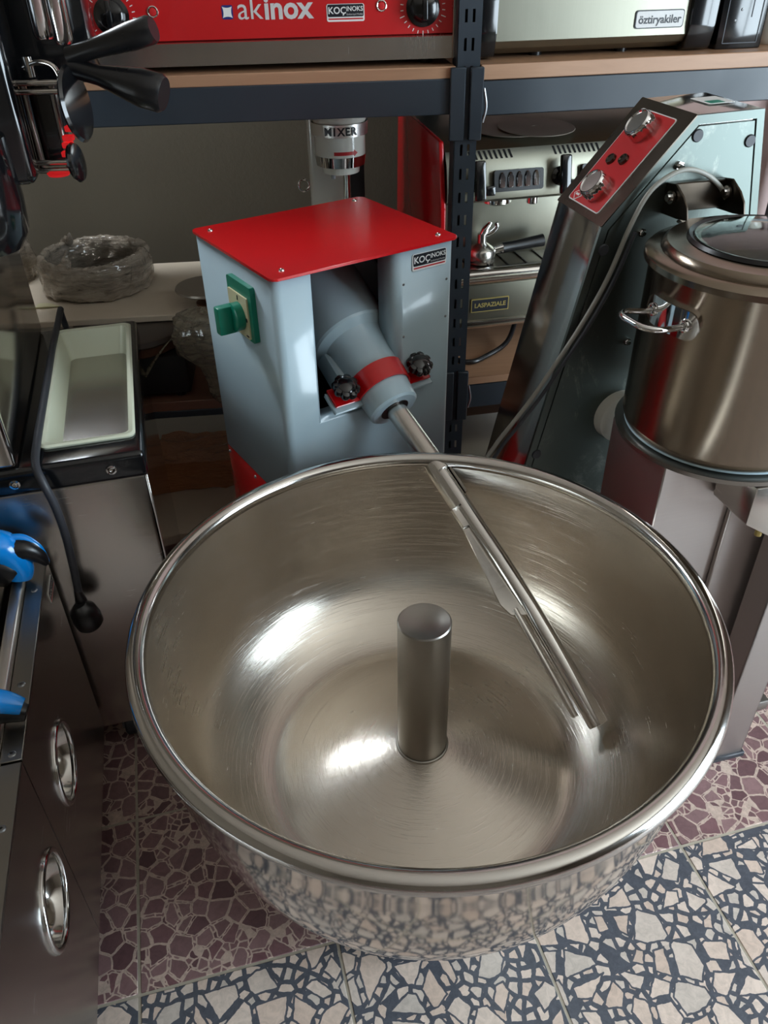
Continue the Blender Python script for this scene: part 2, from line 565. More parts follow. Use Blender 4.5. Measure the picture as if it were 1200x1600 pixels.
# ------------------------------------------------------------------ structure
yw = 0.2468
U = Vector((-math.sin(yw), math.cos(yw), 0)); V = Vector((math.cos(yw), math.sin(yw), 0))
L_, R_, BK, CH = ROOM
def struct(o):
    o['kind'] = 'structure'
    return o
fl = struct(B().box(L_, R_, BK, 3.2, -0.06, -0.0012).build('floor', 'mortar'))
P_ = 0.3535
tm = {}
for kind, mat in (('g', 'tile_grey'), ('p', 'tile_purple')):
    b = B().box(-P_ / 2 + 0.0026, P_ / 2 - 0.0026, -P_ / 2 + 0.0026, P_ / 2 - 0.0026, -0.012, 0.0, 0.0012, 1)
    o = b.build('tile', mat)
    tm[kind] = o.data
    bpy.data.objects.remove(o)
v0, u0 = 0.0765, 0.7177
for i in range(-7, 10):
    for j in range(-11, 7):
        c = V * (v0 + P_ * (i + 0.5)) + U * (u0 + P_ * (j + 0.5))
        if not (L_ + 0.27 < c.x < R_ - 0.27 and BK + 0.27 < c.y < 2.6):
            continue
        purple = j >= 0 or j <= -6
        o = bpy.data.objects.new('tile', tm['p' if purple else 'g'])
        col.objects.link(o)
        o.parent = fl
        o.location = c + Vector((0, 0, random.uniform(-0.0006, 0.0004)))
        o.rotation_euler = (0, 0, yw + random.choice((0, PI / 2, PI)) )
WD = R(5.5)
wdx, wdn = Vector((math.cos(WD), math.sin(WD), 0)), Vector((-math.sin(WD), math.cos(WD), 0))
wc = Vector((-0.55, 2.47, 1.45)) + wdn * 0.05
struct(B().obox(wc - wdx * 0.50, wdx * 1.25, wdn * 0.05, (0, 0, 1.5)).build('wall_back', 'wall_grey'))
struct(B().obox(wc + wdx * 2.15, wdx * 1.40, wdn * 0.05, (0, 0, 1.5)).build('wall_back', 'wall_pink'))
struct(B().box(L_ - 0.1, L_, BK, 3.0, 0, CH).build('wall_left', 'wall'))
struct(B().box(L_, R_, BK - 0.1, BK, 0, CH).build('wall_front', 'wall'))
# right wall with the shopfront opening
wr = B().box(R_, R_ + 0.1, 1.1, 3.0, 0, CH).box(R_, R_ + 0.1, BK, -0.9, 0, CH).box(R_, R_ + 0.1, -0.9, 1.1, 2.55, CH).box(R_, R_ + 0.1, -0.9, 1.1, 0, 0.1)
struct(wr.build('wall_right', 'wall'))
struct(B().box(L_ - 0.1, R_ + 0.1, BK - 0.1, 3.0, CH, CH + 0.1).build('ceiling', 'ceiling'))
wf = B()
for y0_, y1_, z0_, z1_ in ((-0.9, -0.84, 0.1, 2.55), (1.04, 1.1, 0.1, 2.55), (0.07, 0.13, 0.1, 2.55), (-0.9, 1.1, 0.1, 0.16), (-0.9, 1.1, 2.49, 2.55)):
    wf.box(R_ + 0.02, R_ + 0.08, y0_, y1_, z0_, z1_)
wfo = struct(wf.build('window_1', 'galv'))
for lx, ly, lz in LAMPS:
    t = thing('ceiling_light', 'white hanging light fitting above the left end of the rack', 'light', (lx, ly, lz))
    B().box(-0.28, 0.28, -0.16, 0.16, 0.0, 0.05, 0.008).build('housing', 'white_enamel', t)
    B().box(-0.25, 0.25, -0.13, 0.13, -0.004, 0.0).build('diffuser', 'lamp', t)
    for u in (-0.2, 0.2):
        B().cyl((u, 0, 0.05), (u, 0, CH - lz), 0.004, n=8).build('hanger', 'galv', t)

# ------------------------------------------------------------------ storage rack
RO = Vector((0.19, 1.868, 0))
rack = thing('storage_rack', 'navy blue slotted steel storage rack with wooden boards along the back wall', 'shelving', RO, 5.5)
def upright(x, y, w, z1, back=False):
    """slotted post: front plate built as a grid with pairs of open slots, plus side flange"""
    xs = [x, x + w * 0.26, x + w * 0.38, x + w * 0.60, x + w * 0.72, x + w]
    vs, fs = [], []
    zs = [0.0]; holes = []
    z = 0.03
    while z + 0.05 < z1:
        zs += [z + 0.013, z + 0.036]; z += 0.05
    zs.append(z1)
    for zz in zs:
        for xx in xs:
            vs.append((xx, y, zz))
    for r in range(len(zs) - 1):
        for c in range(5):
            if r % 2 == 1 and c in (1, 3):
                continue
            a = r * 6 + c
            fs.append((a, a + 1, a + 7, a + 6))
    b = B().add(vs, fs)
    o = b.build('rack_upright', 'rack', rack, solid=-0.003)
    o.data.polygons.foreach_set('use_smooth', [False] * len(o.data.polygons))
    f = B().box(x - 0.002, x + 0.001, y + 0.003, y + 0.05, 0, z1).box(x + w - 0.001, x + w + 0.002, y + 0.003, y + 0.05, 0, z1)
    f.box(x + w * 0.3, x + w * 0.7, y + 0.049, y + 0.052, 0, z1)
    f.build('upright_flange', 'rack', o)
    return o
upright(-0.021, 0.0, 0.046, 1.75)
upright(-0.022, 0.47, 0.046, 1.75)
upright(-1.24, 0.0, 0.046, 1.75)
upright(1.144, 0.100, 0.046, 1.75)
upright(1.100, 0.560, 0.046, 1.75)
upright(-1.24, 0.47, 0.046, 1.75)
B().box(-0.245, -0.185, 0.43, 0.46, 0.0, 1.22, 0.003).build('rack_panel', 'rack', rack)
def bay(a0, x0, x1, levels, tag_=''):
    ca, sa = math.cos(R(a0)), math.sin(R(a0))
    X = Vector((ca, sa, 0)); Y = Vector((-sa, ca, 0)); Z = Vector((0, 0, 1))
    for (zt, tb, hb, y0, y1, mb) in levels:
        cx, hx = (x0 + x1) / 2, (x1 - x0) / 2
        B().obox(X * cx + Y * ((y0 + y1) / 2) + Z * (zt - tb / 2), X * hx, Y * ((y1 - y0) / 2), Z * (tb / 2), 0.0015, 1).build('shelf_board', mb, rack)
        if hb:
            for yy in (y0 + 0.012, y1 - 0.012):
                B().obox(X * cx + Y * yy + Z * (zt - tb - hb / 2), X * hx, Y * 0.012, Z * (hb / 2), 0.002, 1).build('beam', 'rack', rack)
bay(0, -1.19, -0.024, [(1.266, 0.022, 0.068, 0.0, 0.46, 'board'), (0.538, 0.026, 0.02, 0.0, 0.46, 'board_dark'), (0.12, 0.03, 0, 0.0, 0.5, 'deck'), ])
B().box(-1.19, -0.26, 0.12, 0.52, 0.704, 0.72, 0.002, 1).build('shelf_board', 'deck', rack, label='grey brown middle deck')
bay(5.0, 0.030, 1.15, [(1.268, 0.030, 0.068, 0.0, 0.46, 'board'), (0.552, 0.022, 0.068, 0.0, 0.50, 'board'), (0.12, 0.03, 0, 0.0, 0.5, 'deck')])
for z in (1.19, 0.50):
    B().box(-0.036, -0.004, -0.010, 0.0, z - 0.065, z + 0.075, 0.002, 1).build('beam_clip', 'rack', rack)
    B().box(0.006, 0.034, -0.012, 0.0, z - 0.065, z + 0.075, 0.002, 1).build('beam_clip', 'rack', rack)
    b = B(); b.tube([(0.036, -0.006, z - 0.03), (0.042, -0.008, z), (0.036, -0.006, z + 0.035)], 0.003, 8); b.build('clip_pin', 'galv', rack)

# ------------------------------------------------------------------ dough mixer
DM = Vector((-0.115, 1.532, 0)); DA = 33.0
mixer = thing('dough_mixer', 'large dough mixer with stainless bowl, blue grey drive box and red lid in the centre', 'dough mixer', DM, DA)
WX0, WX1, WY0, WY1 = -0.183, 0.197, -0.165, 0.165
ZT = 1.03
def arc(cx, cy, r, a0, a1, n=5):
    return [(cx + r * math.cos(R(a0 + (a1 - a0) * i / n)), cy + r * math.sin(R(a0 + (a1 - a0) * i / n))) for i in range(n + 1)]
path = [(-0.108, WY0 + 0.055)] + arc(-0.114, WY0 + 0.006, 0.006, 0, -90, 3) + arc(WX0 + 0.016, WY0 + 0.016, 0.016, 270, 180) + arc(WX0 + 0.012, WY1 - 0.012, 0.012, 180, 90)
path += arc(WX1 - 0.012, WY1 - 0.012, 0.012, 90, 0) + arc(WX1 - 0.010, WY0 + 0.010, 0.010, 0, -90) + arc(0.082, WY0 + 0.020, 0.020, 270, 180) + [(0.062, WY0 + 0.055)]
ZO = 0.735
hm = bmesh.new()
def strip(pts, z0, z1, closed):
    lo = [hm.verts.new((x, y, z0)) for x, y in pts]; hi = [hm.verts.new((x, y, z1)) for x, y in pts]
    for i in range(len(pts) if closed else len(pts) - 1):
        j = (i + 1) % len(pts)
        hm.faces.new((lo[j], lo[i], hi[i], hi[j]))
strip(path, ZO, ZT, False)
loop = [p for p in path[4:] if not (p[0] > 0.05 and p[0] < 0.0815 and p[1] < -0.1)]
strip(loop, 0.555, ZO, True)
q = [hm.verts.new(p) for p in ((-0.114, WY0, ZO), (0.082, WY0, ZO), (0.082, WY0 + 0.05, ZO), (-0.114, WY0 + 0.05, ZO))]
hm.faces.new(q)
bmesh.ops.remove_doubles(hm, verts=hm.verts[:], dist=0.0004)
h = B().bm(hm)
housing = h.build('housing', 'paint_grey', mixer, solid=-0.0025)
fr = face_frame((0, WY0, 0), (1, 0, 0), (0, 0, 1))
for u, v in ((0.083, 0.965), (0.083, 0.862), (0.183, 0.955), (0.183, 0.88)):
    B().lathe([(0, 0.001), (0.002, 0.001), (0.0028, 0)], 8, fr(u, v), (0, -1, 0)).build('rivet', 'galv', housing)
# interior parts
B().box(-0.17, 0.185, 0.03, 0.155, 0.56, 1.0, 0.004).build('gearbox', 'black_matt', mixer, label='dark gearbox inside the drive box')
b = B().cyl((0.085, 0.02, 0.90), (0.085, 0.05, 0.90), 0.075, n=40, bev=0.006)
b.build('pulley', 'paint_grey', mixer)
# red lid
tp = [(x + 0.007, y - 0.004) for x, y in rrect(0.392, 0.342, 0.012)]
lid = B().prism([(x, y, ZT) for x, y in tp], (0, 0, 0.005), 0.0012, 1).build('lid', 'paint_red', mixer)
ft = face_frame((0, 0, ZT + 0.005), (1, 0, 0), (0, 1, 0))
for u, v in ((WX0 + 0.022, WY1 - 0.03), (WX0 + 0.03, WY0 + 0.022), (WX1 - 0.026, WY1 - 0.022), (WX1 - 0.022, WY0 + 0.02)):
    screw(ft, u, v, 0.0055, 0.003, 'chrome', lid)
# red lower cabinet
base = B().box(WX0 + 0.001, WX1 - 0.001, WY0 + 0.001, WY1 - 0.001, 0.05, 0.557, 0.006).build('base_cabinet', 'paint_red', mixer)
fb = face_frame((WX0 + 0.001, 0, 0), (0, -1, 0), (0, 0, 1))
for u, v in ((-0.15, 0.538), (-0.02, 0.538), (0.10, 0.538), (-0.15, 0.40)):
    screw(fb, u, v, 0.004, 0.003, 'galv', base)
for sx in (WX0 + 0.04, WX1 - 0.04):
    for sy in (WY0 + 0.04, WY1 - 0.04):
        B().cyl((sx, sy, 0), (sx, sy, 0.055), 0.022, n=16).build('foot', 'black', mixer)
# rotary switch on the left side
fs = face_frame((WX0, -0.042, 0.943), (0, -1, 0), (0, 0, 1))
sw = B()
plate(sw, fs, 0.098, 0.104, 0.006, 0.010)
sw = sw.build('switch', 'green', mixer)
b = B(); plate(b, fs, 0.078, 0.078, 0.003, 0.003, -0.004, -0.009, 0.010); b.build('switch_plate', 'cream', sw)
b = B(); b.lathe([(0.026, 0.0), (0.026, 0.016), (0.022, 0.019), (0, 0.019)], 28, fs(0.0, -0.012, 0.012), (-1, 0, 0))
p0 = fs(-0.004, -0.014, 0.038)
b.obox(p0, (0.019, 0, 0), (0, 0.010, 0), (0, 0, 0.026), 0.003)
b.build('switch_knob', 'green', sw, label='green rotary knob')
for q in ((0.003, 0.009, 0.001, 0.0006, -0.002, 0.022, 0.013), (0.007, 0.007, 0.002, 0.0006, 0.028, -0.012, 0.013), (0.010, 0.003, 0.001, 0.0006, 0.026, -0.043, 0.013)):
    b = B(); plate(b, fs, *q); b.build('switch_mark', 'print_black', sw)
# maker's badge
def badge(F, wdt, parent, name='badge'):
    hgt = wdt * 0.40
    bd = B(); plate(bd, F, wdt, hgt, wdt * 0.05, 0.001); bd = bd.build(name, 'print_white', parent)
    b = B(); plate(b, F, wdt * 0.95, hgt * 0.70, wdt * 0.035, 0.0004, 0, hgt * 0.12, 0.001); b.build('badge_field', 'print_black', bd)
    b = B(); plate(b, F, wdt * 0.92, hgt * 0.08, 0.0005, 0.0004, 0, -hgt * 0.35, 0.001); b.build('badge_stripe', 'print_red', bd)
    lettering('KOÇ', F, hgt * 0.62, 'print_white', bd, 'badge_lettering', -wdt * 0.225, hgt * 0.11, 0.0018, hgt * 0.010, wdt * 0.46)
    lettering('iNOKS', F, hgt * 0.40, 'print_white', bd, 'badge_lettering', wdt * 0.24, hgt * 0.20, 0.0018, hgt * 0.006, wdt * 0.44)
    lettering('Endüstriyel Mutfak', F, hgt * 0.18, 'print_grey', bd, 'badge_lettering', wdt * 0.24, -hgt * 0.10, 0.0018, 0, wdt * 0.43)
    return bd
badge(face_frame(fr(0.1405, 1.0015, 0.0008), (1, 0, 0), (0, 0, 1)), 0.078, mixer)

# kneading arm, given in world coordinates
SH, CO, R1, R2, R3, R4, TIP = map(Vector, ((-0.0675, 1.5046, 0.8479), (0.0249, 1.3623, 0.7456), (0.0368, 1.3441, 0.7387), (0.1083, 1.2339, 0.6801), (0.213, 1.0727, 0.581), (0.2909, 0.9528, 0.4948), (0.3515, 0.8594, 0.42)))
AX = (CO - SH).normalized()            # towards the bowl
AA = Vector((math.cos(R(DA)), math.sin(R(DA)), 0))
AN = AA.cross(AX).normalized()
if AN.z < 0: AN = -AN
ah = B()
prof = [(0.022, 0.0), (0.046, 0.0), (0.051, -0.004), (0.0525, -0.035), (0.055, -0.085), (0.0585, -0.125), (0.0615, -0.150), (0.066, -0.163), (0.0805, -0.174), (0.083, -0.179), (0.083, -0.34), (0.0, -0.345)]
ah.lathe(prof[::-1], 40, CO, AX)
ah.obox(CO - AX * 0.150 - AN * 0.030 - AA * 0.030, AX * 0.075, AA * 0.040, AN * 0.030, 0.012, 3)
arm = ah.build('arm_housing', 'paint_grey', mixer, world=True, angle=24)
b = B(); b.lathe([(0.0, 0.001), (0.029, 0.001), (0.031, -0.001)], 32, CO, AX); b.build('bearing_seal', 'black', mixer, world=True)
# clamp strap with ears
cs = B()
c0 = CO - AX * 0.062
hw = 0.020
m_ = 28
vs, fs_ = [], []
for i in range(m_ + 1):
    t = PI * i / m_
    d = AA * math.cos(t) + AN * math.sin(t)
    for rr in (0.0545, 0.0585):
        for sgn in (-1, 1):
            vs.append(c0 + d * (rr if sgn > 0 else rr + 0.0016) + AX * hw * sgn)
for i in range(m_):
    a, c = i * 4, (i + 1) * 4
    fs_ += [(a + 2, c + 2, c + 3, a + 3), (a, a + 1, c + 1, c), (a, c, c + 2, a + 2), (a + 1, a + 3, c + 3, c + 1)]
cs.add(vs, fs_)
for sg in (-1, 1):
    cs.obox(c0 + AA * sg * 0.082 + AN * 0.002, AA * 0.027, AX * (hw - 0.001), AN * 0.002, 0.0012, 1)
strap = cs.build('clamp_strap', 'paint_red', mixer, world=True, label='red clamp strap with two ears')
for sg in (-1, 1):
    lc = B()
    lc.obox(c0 + AA * sg * 0.083 - AN * 0.007 + AX * 0.006, AA * 0.030, AX * (hw + 0.001), AN * 0.003, 0.002, 1)
    lc.build('clamp_lower_ear', 'paint_grey', mixer, world=True)
def star_knob(o, ax):
    ax = ax.normalized(); x = ax.orthogonal().normalized(); y = ax.cross(x)
    b = B(); n_ = 64
    rows = []
    for (rs, hh, lob) in ((0.016, 0.0, 0.0), (0.024, 0.003, 1.0), (0.026, 0.010, 1.0), (0.024, 0.017, 1.0), (0.019, 0.0195, 0.15), (0.0175, 0.0185, 0.0), (0.012, 0.022, 0), (0.0, 0.0235, 0)):
        rows.append([o + ax * hh + (x * math.cos(2 * PI * i / n_) + y * math.sin(2 * PI * i / n_)) * rs * (1 + 0.10 * lob * (abs(math.cos(4 * 2 * PI * i / n_)) ** 0.7 * 2 - 1.2)) for i in range(n_)])
    vs = [p for r_ in rows for p in r_]
    fs = [(j * n_ + i, j * n_ + (i + 1) % n_, (j + 1) * n_ + (i + 1) % n_, (j + 1) * n_ + i) for j in range(len(rows) - 1) for i in range(n_)]
    b.add(vs, fs)
    b.cyl(o - ax * 0.022, o + ax * 0.002, 0.008, n=12)
    return b
for sg in (-1, 1):
    star_knob(c0 + AA * sg * 0.085 + AN * 0.020, AN).build('clamp_knob', 'black_gloss', mixer, world=True)
# shaft, sleeve, blade, finger
b = B(); b.cyl(CO - AX * 0.02, R2, 0.0205, n=32, bev=0.001)
b.build('shaft', 'steel', mixer, world=True, label='thick upper shaft')
rd = (R3 - R2).normalized()
b = B(); b.tube([R2 - rd * 0.02, R2 * 0.5 + R3 * 0.5, R3, R4, TIP], [0.0165, 0.0165, 0.017, 0.0172, 0.0172], 28, 8)
b.build('kneading_rod', 'steel_mirror', mixer, world=True)
sd = (-AA * 0.85 + rd.cross(AA).normalized() * 0.0); sd = (sd - rd * sd.dot(rd)).normalized()
up2 = rd.cross(sd).normalized()
if up2.z < 0: up2 = -up2
b = B()
k_ = 14
def half_sleeve(p0, p1, r, a0, a1):
    vs, fs = [], []
    for i in range(k_ + 1):
        t = R(a0 + (a1 - a0) * i / k_)
        d = sd * math.cos(t) + up2 * math.sin(t)
        vs += [p0 + d * r, p1 + d * r, p0 + d * (r - 0.004), p1 + d * (r - 0.004)]
    for i in range(k_):
        a, c = 4 * i, 4 * i + 4
        fs += [(a, c, c + 1, a + 1), (a + 2, a + 3, c + 3, c + 2), (a, a + 2, c + 2, c), (a + 1, c + 1, c + 3, a + 3)]
    fs += [(0, 1, 3, 2), (4 * k_, 4 * k_ + 2, 4 * k_ + 3, 4 * k_ + 1)]
    b.add(vs, fs)
half_sleeve(R2 - rd * 0.015, R2 + rd * 0.075, 0.0225, -80, 52)
half_sleeve(R2 - rd * 0.015, R2 + rd * 0.055, 0.0225, 130, 260)
b.obox(R2 + rd * 0.095 + sd * 0.020, rd * 0.020, sd * 0.006, up2 * 0.006, 0.0015, 1)
b.build('sleeve', 'steel', mixer, world=True)
bl = [R2 + rd * 0.11 + sd * 0.012, R2 + rd * 0.11 + sd * 0.027, R2 + rd * 0.268 + sd * 0.049, R2 + rd * 0.292 + sd * 0.042, R2 + rd * 0.305 + sd * 0.012]
B().prism([p - up2 * 0.0015 for p in bl], up2 * 0.003).build('blade', 'steel', mixer, world=True)
e_ = TIP - rd * 0.030
sd2 = sd
b = B(); b.tube([R2 + rd * 0.285 + sd * 0.030, (R2 + rd * 0.285 + sd * 0.030) * 0.5 + (e_ + sd * 0.029) * 0.5 + up2 * 0.0, e_ + sd * 0.029], 0.0058, 12, 6)
b.build('finger_rod', 'steel', mixer, world=True)

# bowl
BC = Vector((0.0564, 0.8457, 0.0))
ZR, RR = 0.70, 0.4085
inner = [(0.0, 0.402), (0.03, 0.401), (0.06, 0.397), (0.10, 0.389), (0.17, 0.3755), (0.215, 0.3675), (0.235, 0.365), (0.255, 0.367), (0.28, 0.377), (0.31, 0.396), (0.335, 0.418), (0.355, 0.441), (0.371, 0.470), (0.383, 0.510), (0.391, 0.556), (0.3975, 0.61), (0.4018, 0.66), (RR - 0.004, ZR)]
outer = [(RR + 0.002, ZR - 0.002), (0.4055, 0.66), (0.400, 0.60), (0.391, 0.54), (0.379, 0.483), (0.365, 0.437), (0.348, 0.398), (0.328, 0.369), (0.306, 0.355), (0.28, 0.352), (0.2, 0.35), (0.10, 0.35), (0.0, 0.35)]
def smooth_prof(p, sub=4):
    out = []
    for i in range(len(p) - 1):
        p0, p1, p2, p3 = [Vector((*q, 0)) for q in (p[max(0, i - 1)], p[i], p[i + 1], p[min(len(p) - 1, i + 2)])]
        for j in range(sub):
            t = j / sub
            q = 0.5 * ((2 * p1) + (p2 - p0) * t + (2 * p0 - 5 * p1 + 4 * p2 - p3) * t * t + (3 * p1 - p0 - 3 * p2 + p3) * t ** 3)
            out.append((max(0, q.x), q.y))
    out.append(p[-1])
    return out
bm_ = XF[mixer.name].inverted() @ BC
b = B(); b.lathe(smooth_prof(inner), 128)
bowl = b.build('bowl', 'bowl', mixer, angle=60)
bowl.location = (bm_.x, bm_.y, 0)
b = B(); b.lathe(smooth_prof(outer), 128); b.build('outer_shell', 'shell', bowl, angle=60)
b = B(); b.torus((0, 0, ZR), (0, 0, 1), RR - 0.0008, 0.0140, 128, 16); b.build('rim', 'steel_mirror', bowl)
b = B(); b.lathe([(0.0405, 0.385), (0.0402, 0.678), (0.0385, 0.680), (0.036, 0.6795), (0.026, 0.676), (0.012, 0.6735), (0.0, 0.673)], 48)
b.build('center_post', 'steel_dark', bowl, label='upright post with dished cap')
b = B(); b.torus((0, 0, 0.4005), (0, 0, 1), 0.0413, 0.0026, 48, 8); b.build('weld_bead', 'steel_dark', bowl)
# bowl carrier and chassis beneath, unseen, widened to keep light off the left floor
ca = B(); ca.lathe([(0, 0.351), (0.255, 0.351), (0.262, 0.342), (0.25, 0.25), (0.205, 0.12), (0.17, 0.03), (0, 0.03)], 56)
ca = ca.build('hub_light_block', 'steel_dark', mixer); ca.location = bowl.location
b = B(); b.box(bm_.x - 0.17, bm_.x + 0.17, bm_.y - 0.12, WY0 + 0.02, 0.06, 0.20, 0.006)
b.build('chassis_light_block', 'steel_dark', mixer)
for sx, sy in ((bm_.x - 0.11, bm_.y), (bm_.x + 0.11, bm_.y)):
    B().cyl((sx, sy, 0), (sx, sy, 0.075), 0.025, n=16).build('foot', 'black', mixer)

# ------------------------------------------------------------------ red grill on the upper shelf
LB = 5.5
def rackpt(s, t, z, ang=5.5):
    return RO + Vector((math.cos(R(ang)), math.sin(R(ang)), 0)) * s + Vector((-math.sin(R(ang)), math.cos(R(ang)), 0)) * t + Vector((0, 0, z))
gr = thing('counter_grill', 'red fronted stainless counter grill with two black dials on the upper shelf', 'grill', rackpt(-0.41, 0.03, 1.266), 5.5)
# local: x along shelf, y back, z up from board
gx0, gx1 = -0.40, 0.385
B().box(gx0, gx1, 0.03, 0.40, 0.012, 0.27, 0.004).build('body', 'black_matt', gr)
prof = [(0.0, 0.012), (0.0, 0.052), (0.012, 0.056), (0.03, 0.056), (0.03, 0.012)]
B().prism([(gx0, y, z) for y, z in prof], (gx1 - gx0, 0, 0)).build('front_sill', 'steel_h', gr)
tilt = 0.14
gp = face_frame((0, 0.012, 0.056), (1, 0, 0), (0, tilt, 1))
b = B(); plate(b, gp, gx1 - gx0, 0.19, 0.003, 0.004, (gx0 + gx1) / 2, 0.095, 0); fp = b.build('front_panel', 'panel_red', gr)
for sx in (gx0, gx1):
    B().box(sx - 0.003, sx + 0.003, -0.002, 0.40, 0.012, 0.26, 0.001, 1).build('side_panel', 'steel', gr)
for sx in (gx0 + 0.05, gx1 - 0.05):
    for sy in (0.06, 0.34):
        B().cyl((sx, sy, 0), (sx, sy, 0.014), 0.016, n=12).build('foot', 'black', gr)
for ku in (-0.295, 0.322):
    kb = B(); o = gp(ku, 0.045, 0.004); nn = gp(0, 0, 1) - gp(0, 0, 0)
    kb.lathe([(0.034, 0), (0.034, 0.004), (0.027, 0.006), (0.025, 0.024), (0.021, 0.027), (0, 0.027)], 32, o, nn)
    kb.obox(o + nn * 0.030, Vector((0.005, 0, 0)), Vector((0, tilt, 1)).normalized() * 0.024, nn * 0.006, 0.002)
    kk = kb.build('dial', 'black_gloss', gr)
    b = B()
    for i in range(21):
        t = R(-50 + 280 * i / 20 + 180 - 0)
        r0, r1 = 0.040, (0.046 if i % 5 else 0.050)
        c, s = math.cos(t), math.sin(t)
        F2 = lambda u, v, d: gp(ku + u, 0.045 + v, d)
        w_ = 0.0008
        b.add([F2(c * r0 - s * w_, s * r0 + c * w_, 0.0045), F2(c * r0 + s * w_, s * r0 - c * w_, 0.0045), F2(c * r1 + s * w_, s * r1 - c * w_, 0.0045), F2(c * r1 - s * w_, s * r1 + c * w_, 0.0045)], [(0, 1, 2, 3)])
    b.build('dial_scale', 'print_white', kk)
for ku in (-0.215, 0.238):
    b = B(); nn = gp(0, 0, 1) - gp(0, 0, 0)
    b.torus(gp(ku, 0.050, 0.005), nn, 0.0092, 0.0017, 28, 8)
    o = b.build('indicator_ring', 'chrome', gr)
    b = B(); b.lathe([(0.008, 0), (0.006, 0.003), (0, 0.004)], 20, gp(ku, 0.050, 0.004), nn); b.build('indicator_lamp', 'print_red', o)
lettering('ak', gp, 0.050, 'print_grey', gr, 'lettering', -0.026, 0.050, 0.0048, 0.0, 0.050)
lettering('inox', gp, 0.050, 'print_grey', gr, 'lettering', 0.050, 0.0495, 0.0048, 0.0014, 0.098)
b = B(); plate(b, gp, 0.022, 0.024, 0.003, 0.0005, -0.070, 0.046, 0.004); o = b.build('emblem', 'print_blue', gr)
st = []
for i in range(4):
    for k2 in range(6):
        t = k2 / 6.0
        a0, a1 = R(45 + 90 * i), R(135 + 90 * i)
        p0 = Vector((math.cos(a0), math.sin(a0))) * 0.0145; p1 = Vector((math.cos(a1), math.sin(a1))) * 0.0145
        mid = (p0 + p1) * 0.5 * 0.55
        q = p0 * (1 - t) ** 2 + mid * 2 * t * (1 - t) + p1 * t * t
        st.append((q.x, q.y))
b = B(); b.add([gp(-0.070 + x * 0.95, 0.046 + y * 0.95, 0.0050) for x, y in st], [tuple(range(len(st)))]); b.build('emblem_star', 'print_white', o)
badge(face_frame(gp(0.165, 0.040, 0.004), (1, 0, 0), (0, tilt, 1)), 0.076, gr)

# ------------------------------------------------------------------ stainless warmer, upper right shelf
RA = 10.5
wm = thing('counter_oven', 'stainless round fronted counter oven with black end caps on the upper right shelf', 'oven', rackpt(0.285, 0.05, 1.268, RA), RA)
prof = [(0.035, 0.008), (0.010, 0.020), (0.0, 0.034), (0.0, 0.10), (0.006, 0.17), (0.03, 0.24), (0.10, 0.29), (0.36, 0.29), (0.36, 0.008)]
B().prism([(-0.212, y, z) for y, z in prof], (0.432, 0, 0)).build('body', 'steel_dull', wm, angle=25)
capp = [(0.03, -0.0), (0.0, 0.006), (-0.012, 0.05), (-0.014, 0.11), (0.0, 0.2), (0.05, 0.27), (0.11, 0.30), (0.38, 0.30), (0.38, 0.0)]
for x0, dx in ((-0.275, 0.063), (0.220, 0.062)):
    B().prism([(x0, y, z) for y, z in capp], (dx, 0, 0), 0.004, 2).build('end_cap', 'black_gloss', wm)
fw_ = face_frame((0, -0.0005, 0.0), (1, 0, 0), (0, 0, 1))
b = B(); plate(b, fw_, 0.112, 0.034, 0.006, 0.002, 0.152, 0.064); nb = b.build('name_plate', 'print_black', wm)
b = B(); plate(b, fw_, 0.108, 0.030, 0.005, 0.0008, 0.152, 0.064, 0.002); b.build('name_plate_face', 'print_grey', nb)
lettering('öztiryakiler', fw_, 0.022, 'print_black', nb, 'lettering', 0.152, 0.063, 0.0034, 0.0004, 0.098)
for u in (-0.10, 0.10):
    B().cyl((u, 0.06, 0), (u, 0.06, 0.012), 0.014, n=12).build('foot', 'black', wm)
    B().cyl((u, 0.30, 0), (u, 0.30, 0.012), 0.014, n=12).build('foot', 'black', wm)
bx = thing('control_box', 'black metal box with an outlined front panel at the right end of the upper shelf', 'box', rackpt(0.640, 0.055, 1.268, RA), RA)
B().box(-0.055, 0.055, 0.0, 0.30, -0.0, 0.28, 0.004).build('body', 'black_gloss', bx)
b = B()
fq = face_frame((0, 0, 0), (1, 0, 0), (0, 0, 1))
for (cx, cy, ww, hh) in ((0, 0.012, 0.082, 0.0016), (-0.041, 0.12, 0.0016, 0.216), (0.041, 0.12, 0.0016, 0.216), (0.018, 0.11, 0.0016, 0.10)):
    plate(b, fq, ww, hh, 0.0005, 0.001, cx, cy)
b.build('panel_outline', 'rubber', bx)
for u, v in ((-0.02, 0.055), (-0.008, 0.075), (-0.02, 0.10)):
    screw(fq, u, v, 0.003, 0.002, 'galv', bx)
wj = thing('white_jug', 'white container at the far right end of the upper shelf', 'container', rackpt(0.78, 0.08, 1.268, RA), RA)
B().lathe([(0, 0), (0.05, 0), (0.056, 0.01), (0.056, 0.18), (0.04, 0.22), (0, 0.22)], 32, (0, 0.06, 0)).build('body', 'white_enamel', wj)
B().lathe([(0.0, 0.02), (0.03, 0.018), (0.03, 0.0)], 20, (0, 0.06, 0.22)).build('cap', 'black', wj)

